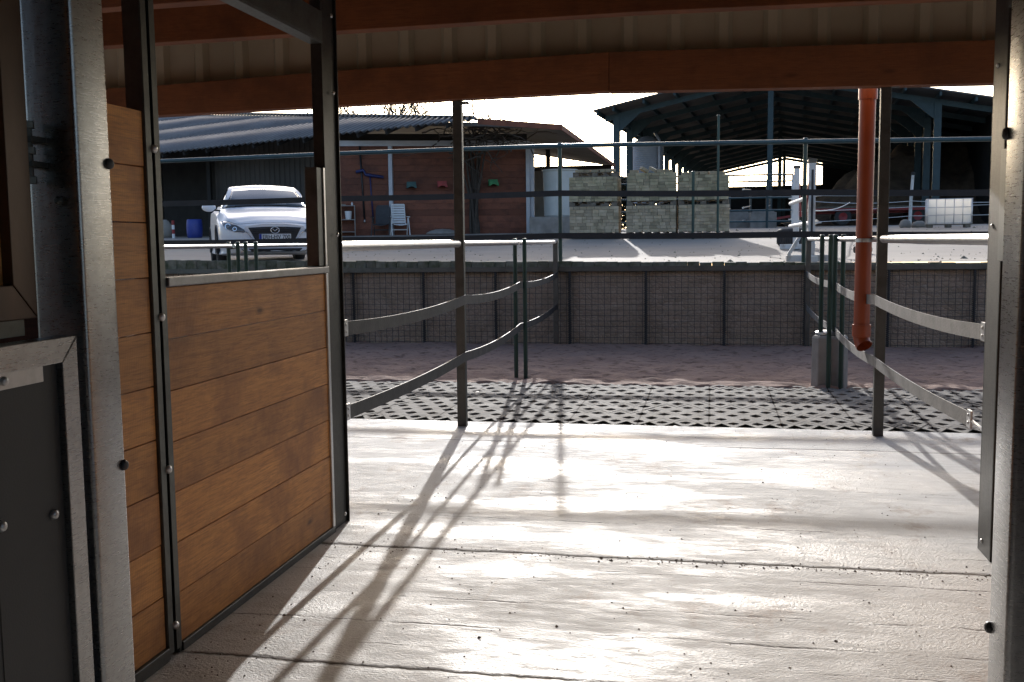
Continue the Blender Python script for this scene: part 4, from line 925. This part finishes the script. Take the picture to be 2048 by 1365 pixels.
# ------------------------------------------------------------------ open hay barn (local u across, v along the ridge, z up)
BA = math.atan2(.083,.9965); BO = Vector((2.8,51.3,0))
def BW(u, v, z): return Vector((BO.x+u*math.cos(BA)+v*math.sin(BA), BO.y-u*math.sin(BA)+v*math.cos(BA), z))
bn = thing('open_barn', 'large open-sided barn with blue-green steel frame and pale pitched roof', 'barn', (0,0,0))
ZA, SL, HS = 9.66, .203, 7.53
zr = lambda u: ZA-SL*abs(u)
def bb(name, m, boxes):
    b = MB()
    for f in boxes: f(b)
    return b.build(name, M[m], bn, local=True)
UE, UR = -8.5, 10.6
for ua, ub in ((UE,0),(0,UR)):
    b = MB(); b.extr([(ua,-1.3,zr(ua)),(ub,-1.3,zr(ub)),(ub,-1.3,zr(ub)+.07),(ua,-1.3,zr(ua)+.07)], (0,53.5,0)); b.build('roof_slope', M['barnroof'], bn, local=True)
for u in [k*1.5 for k in range(-5,8)]+[-8.3]:
    b = MB(); a = zr(u); b.box(u-.05,u+.05,-1.2,52,a-.20-SL*.05,a-.012); b.build('purlin', M['barnst'], bn, local=True)
for k in range(14):
    v = k*4.0
    for sg, ue in ((-1,-8.1),(1,10.2)):
        b = MB(); u0, u1 = (ue,0) if sg < 0 else (0,ue)
        b.extr([(u0,v-.08,zr(u0)-.46),(u1,v-.08,zr(u1)-.46),(u1,v-.08,zr(u1)-.205),(u0,v-.08,zr(u0)-.205)], (0,.16,0))
        h = sg*HS; d = -sg
        b.extr([(h,v-.07,zr(h)-1.25),(h+d*1.3,v-.07,zr(h+d*1.3)-.40),(h+d*.1,v-.07,zr(h)-.3),(h,v-.07,zr(h)-.35)], (0,.14,0))
        b.build('rafter', M['barnst'], bn, local=True)
        c = MB().box(h-.16,h+.16,v-.12,v+.12,1.7,zr(h)-.30); c.build('column', M['barnst'], bn, local=True)
for v in (0,24,44):
    MB().box(-.13,.13,v-.10,v+.10,1.7,ZA-.4).build('ridge_post', M['barnst'], bn, local=True)
# side brace and eave beams
for u in (-HS, HS): MB().box(u-.08,u+.08,0,52,zr(HS)-.62,zr(HS)-.40).build('eave_beam', M['barnst'], bn, local=True)
b = MB(); b.box(-7.6,10.4,52.2,52.4,1.8,6.75); b.extr([(3.45,52.2,6.75),(10.4,52.2,6.75),(10.4,52.2,zr(10.4)-.05),(3.45,52.2,zr(3.45)-.05)], (0,.2,0)); b.build('gable_wall', M['black'], bn, local=True)
MB().box(10.4,10.6,.3,52.3,1.8,zr(10.4)).build('side_wall', M['black'], bn, local=True)
MB().box(-7.62,-7.52,16,52.2,1.8,5.2).build('side_boards', M['black'], bn, local=True); MB().box(7.72,7.80,4.5,52.1,1.8,7.7).build('side_boards', M['black'], bn, local=True)
gm = MB()
for i in range(23): u = -7.4+i*.49; gm.box(u-.02,u+.02,52.25,52.28,6.75,zr(u)-.1)
for z in (7.25,8.0,8.75): gm.box(max(-7.4,-(ZA-z)/SL),3.44,52.22,52.249,z-.015,z+.015)
gm.build('gable_grid', M['wire'], bn, local=True)
bn.location = BO; bn.rotation_euler = (0,0,-BA)

b = MB(); r3 = random.Random(11)
for k in range(15000):
    x = r3.uniform(-12,-3.9); y = 64+r3.gauss(0,.5); z = G(64)+r3.random()**.8*(3.3+.5*noise.noise((x*.9,0,0))); a = r3.uniform(0,6.28); q = r3.uniform(.09,.18)
    u_ = Vector((math.cos(a),math.sin(a),r3.uniform(-.6,.6)))*q; w_ = Vector((-math.sin(a),math.cos(a),r3.uniform(-1,1)))*q*.6; p = Vector((x,y,z)); b.add([p-u_,p+w_,p+u_,p-w_],[(0,1,2,3)])
hd = thing('hedge', 'dark hedge behind the yard between the shed and the barn', 'hedge', (-8,64,2.2)); b.build('foliage', simple('hedge_leaf', (.035,.045,.022), (.05,.045,.03), (2,2,2), (.7,.9), bs=20, bstr=.1), hd)
b = MB()
for k in range(12): x = -11.7+k*.62; b.tube([(x,64,2.2),(x+r3.gauss(0,.1),64.1,4.6)], .05, 5, r2=.02)
b.build('stems', M['bark'], hd)
# heap of straw and muck in the barn
b = MB()
def heap(u, v):
    x, y = lerp(4.0,20,u), lerp(54,70,v)
    h = 4.7*math.exp(-((x-13.5)/4.6)**2-((y-63)/4.5)**2)+2.4*math.exp(-((x-8.2)/2.8)**2-((y-61)/3)**2)+1.5*math.exp(-((x-17)/3)**2-((y-60)/3)**2)
    return (x, y, G(y)-.1+h*(1+.25*noise.fractal((x*.5,y*.5,0),1,2,4))+.12*noise.noise((x*2,y*2,1)))
o = b.grid(70, 60, heap).build('straw_heap', M['heap'], smooth=True); tag(o, 'dark heap of straw and muck inside the barn on the right', 'heap')
# silos
def silo(label, x, y, r, h, m):
    t = thing('silo', label, 'silo', (x,y,G(y)))
    pr = [(0,1.4)]; z = 1.4
    while z < h-.45: pr += [(r,z),(r*.965,z+.055)]; z += .11
    pr += [(r,h-.45)]; b = MB().lathe(pr, 28, (x,y,G(y))); b.build('barrel', M[m], t, smooth='auto')
    MB().lathe([(r*1.02,h-.45),(r*.3,h-.05),(0,h)], 28, (x,y,G(y))).build('cone', M[m], t, smooth='auto')
    for a in range(4): q = a*math.pi/2+.4; MB().bar((x+r*.9*math.cos(q),y+r*.9*math.sin(q),G(y)-.1),(x+r*.9*math.cos(q),y+r*.9*math.sin(q),G(y)+1.6),.12,.12,(1,0,0)).build('leg', M['galvd'], t)
    MB().tube([(x+r*.75,y-r*.85,G(y)+1),(x+r*.75,y-r*.85,G(y)+h-.3),(x+r*.45,y-r*.5,G(y)+h+.15)], .08, 8).build('fill_pipe', M['zinc'], t, smooth=True)
_p = BW(-6.85,6.0,0)
silo('round ribbed feed silo under the left eave of the barn', _p.x, _p.y, .93, 5.15, 'zinc')
# flatbed trailer
t = thing('flatbed_trailer', 'dark flatbed trailer with red chassis parked in front of the straw heap', 'trailer', (8.2,55,2.2))
MB().box(5.0,11.4,54,56.2,3.06,3.16).build('deck', M['pallet'], t, bevel=.01)
b = MB().box(5.0,11.4,54.0,54.1,2.92,3.058); b.box(5.0,11.4,56.1,56.2,2.92,3.058); b.box(5.2,11.2,54.6,55.6,2.80,2.915); b.build('chassis', M['red'], t)
MB().bar((5.0,55.1,2.85),(3.4,55.1,2.62),.12,.12).build('drawbar', M['red'], t)
MB().box(5.0,5.06,54.05,56.15,3.17,3.75).build('headboard', M['black'], t)
for x in (6.6,10.2):
    for y in (54.2,56.0):
        w = MB().lathe([(.22,-.13),(.40,-.13),(.42,-.08),(.42,.08),(.40,.13),(.22,.13)], 24, (x,y,2.63), 'y').build('wheel', M['tyre'], t, smooth='auto')
        MB().lathe([(0,-.06),(.10,-.09),(.22,-.11),(.22,.11),(0,.06)], 20, (x,y,2.63), 'y').build('hub', M['red'], w, smooth='auto')
# cattle rails in front of the barn
t = thing('cattle_rails', 'galvanised and green cattle rails between the stone stacks and the jump stands', 'rail fence', (0,40,2))
gy = G(40)
for z in (3.98,3.73,3.12,2.64,2.22): MB().tube([(-3.6,40,z+.02),(3.05,40,z)], .035, 8).build('rail', M['teal'], t, smooth='auto')
for x in (-3.5,-1.2,2.1): MB().tube([(x,40,gy-.2),(x,40,3.8)], .05, 8).build('post', M['barnst'], t, smooth='auto')
MB().box(3.0,3.22,39.9,40.12,gy-.2,3.95).build('corner_post', M['wpaint'], t)
for x, ye, zs in ((3.1,48,(3.9,3.0,2.35)),(2.1,47,(3.55,2.95)),(1.2,46,(3.6,2.9,2.4)),(.3,46,(3.45,2.8))):
    for z in zs: MB().tube([(x,40.1,z-.15),(x+.5,ye,z+.1)], .035, 8).build('side_rail', M['galvl'], t, smooth='auto')
    MB().tube([(x+.5,ye,1.9),(x+.5,ye,3.7)], .05, 8).build('post', M['galvd'], t, smooth='auto')
for k, (x, y) in enumerate(((-.1,42.2),(1.05,42.0),(2.0,41.0))):
    b = MB().box(-.5,.5,-.3,.3,0,.62); b.box(-.42,.42,-.22,.22,.6201,.66); o = b.build('concrete_block', M['conc'], bevel=.03, local=True); o.location = (x,y,G(y)-.02)
    tag(o, ('grey concrete block behind the cattle rails, nearest the stone stacks','grey concrete block behind the cattle rails, middle one','grey concrete block behind the cattle rails, nearest the white corner post')[k], 'concrete block', 'concrete blocks by the cattle rails')
# jump stands and poles
def jump_stand(label, loc, rot, h):
    t = thing('jump_stand', label, 'jump stand', (0,0,0), 'jump stands in the yard')
    b = MB().box(-.05,.05,-.05,.05,.06,h); b.build('upright', M['wpaint'], t, local=True, bevel=.008)
    MB().box(-.06,.06,-.06,.06,h,h+.06).build('cap', M['pallet'], t, local=True, bevel=.01)
    MB().box(-.36,.30,-.06,.04,.0,.10).build('foot', M['wpaint'], t, local=True, bevel=.01)
    MB().box(-.05,.05,-.34,-.061,.0,.09).build('foot', M['wpaint'], t, local=True, bevel=.01)
    MB().bar((-.33,-.02,.10),(-.06,-.0,.55),.05,.04,(0,1,0)).build('brace', M['wpaint'], t, local=True)
    b = MB().box(-.016,.016,-.0525,-.0505,.3,h-.1); b.build('hole_strip', M['greyp'], t, local=True)
    MB().bar((-.09,-.0,.62),(-.045,-.02,h-.28),.022,.05,(0,1,0)).build('keeper', M['red'], t, local=True)
    for z in (.62,1.02): MB().box(.051,.14,-.05,.05,z-.05,z-.03).build('cup', M['wpaint'], t, local=True)
    t.location = loc; t.rotation_euler = (0,0,rot)
jump_stand('white jump stand with cross foot close to the wall, left of the orange pipe', (1.47,15.75,1.205), .05, 1.46)
jump_stand('weathered white jump stand farther back behind the black tyre', (1.62,20.4,1.345), 2.9, 1.55)
for k, (z0, z1) in enumerate(((2.21,2.22),(1.80,1.79))):
    b = MB().tube([(1.56,15.9,z0),(1.50,20.3,z1)], .034, 12); o = b.build('jump_pole', M['wpaint'], smooth='auto'); tag(o, ('white wooden pole resting between the two jump stands, upper one','white wooden pole resting between the two jump stands, lower one')[k], 'jump pole', 'jump poles')
def tyre(label, loc, R0, w, flat=True):
    b = MB().lathe([(R0*.62,-w*.36),(R0*.8,-w*.5),(R0*.94,-w*.42),(R0,-w*.25),(R0,w*.25),(R0*.94,w*.42),(R0*.8,w*.5),(R0*.62,w*.36),(R0*.6,0),(R0*.62,-w*.36)], 40, (0,0,w*.5))
    for k in range(36):
        a = 2*math.pi*k/36; b.obox((R0*math.cos(a),R0*math.sin(a),w*.5),(math.cos(a),math.sin(a),0),(-math.sin(a),math.cos(a),0),(0,0,1),.008,R0*.05,w*.36)
    o = b.build('tyre', M['tyre'], smooth='auto', local=True); o.location = loc; tag(o, label, 'tyre')
tyre('thick black tyre lying flat in the yard behind the white jump stand', (1.63,21.6,G(21.6)), .29, .36)
tyre('thin worn tyre lying flat in the sunny yard on the right', (4.32,22.6,G(22.6)-.02), .36, .16)
b = MB().tube([(2.55,19.2,1.34),(2.85,19.28,1.34)], .06, 12); o = b.build('log', M['bark'], smooth='auto'); tag(o, 'short round log lying behind the green gate posts', 'log')
for k, (x, y) in enumerate(((5.9,33.2),(6.35,33.4))):
    b = MB().lathe([(0,0),(.16,.0),(.2,.08),(.15,.2),(.06,.25),(0,.25)], 9); b.v = [(p[0]*(1.2 if k else .9)+.04*noise.noise(p), p[1], p[2]*(.9 if k else 1.1)) for p in b.v]
    o = b.build('stone', M['beige'], smooth=True, local=True); o.location = (x,y,G(y)-.02); tag(o, ('fist of pale stone on the far yard, left of its twin','flatter pale stone on the far yard beside the white fence post')[k], 'stone')
# IBC container, cut down
t = thing('water_container', 'white caged plastic water container cut low, on a pallet in the sunny yard', 'container', (0,0,0))
b = MB()
for y in (-.42,0,.42):
    for x in (-.5,0,.5): b.box(x-.07,x+.07,y-.06,y+.06,0,.085)
    b.box(-.6,.6,y-.06,y+.06,.0855,.105)
b.build('pallet', M['pallet'], t, local=True)
prf = rrect(-.58,.58,-.48,.48,.08,4); b = MB(); n_ = len(prf); lv = [(.93,.11),(1,.16),(1,.5),(1,.80),(1.01,.82)]
b.v = [(x*k,y*k,z) for k,z in lv for x,y in prf]; b.f = [(i*n_+j, i*n_+(j+1)%n_, (i+1)*n_+(j+1)%n_, (i+1)*n_+j) for i in range(len(lv)-1) for j in range(n_)]+[tuple(j for j in range(n_))]
b.build('plastic_tub', M['milk'], t, local=True, smooth='auto')
b = MB()
for z in (.13,.36,.58,.82): b.tube([(x*1.03,y*1.03,z) for x,y in rrect(-.59,.59,-.49,.49,.06,3)]+[(.6,.45,z)], .012, 6)
for x in (-.58,-.35,-.12,.12,.35,.58):
    for y in (-.51,.51): b.tube([(x,y,.10),(x,y,.83)], .011, 6)
for y in (-.38,-.2,0,.2,.38):
    for x in (-.61,.61): b.tube([(x,y,.10),(x,y,.83)], .011, 6)
b.build('wire_cage', M['galvl'], t, local=True, smooth=True)
t.location = (6.82,31.7,G(31.7)); t.rotation_euler = (0,0,R(-9))
# tape fence
t = thing('tape_fence', 'white wire and tape fence strung across the far yard from a leaning white post', 'fence', (9.0,48,2.1))
MB().tube([(8.72,48,2.0),(8.74,48,3.2),(8.80,48,4.35)], [.075,.07,.06], 8).build('white_post', M['wpaint'], t, smooth='auto')
MB().lathe([(0,4.3),(.09,4.3),(.09,4.42),(0,4.46)], 10, (8.80,48,0)).build('post_cap', M['black'], t)
for z, zl, zr_, sg_ in ((3.42,3.55,3.5,.03),(3.16,3.35,3.13,.12),(2.9,2.88,2.98,.02),(2.5,2.42,2.5,.03)):
    MB().tube(sag([(3.6,44,zl-.2),(8.75,47.9,z),(16,50,zr_+.1)], sg_), .013, 5).build('tape', M['rope'], t, smooth=True)
MB().tube(sag([(1.75,20.4,2.11),(4.6,36,2.75)], .12), .014, 5).build('rope', M['rope'], t, smooth=True)
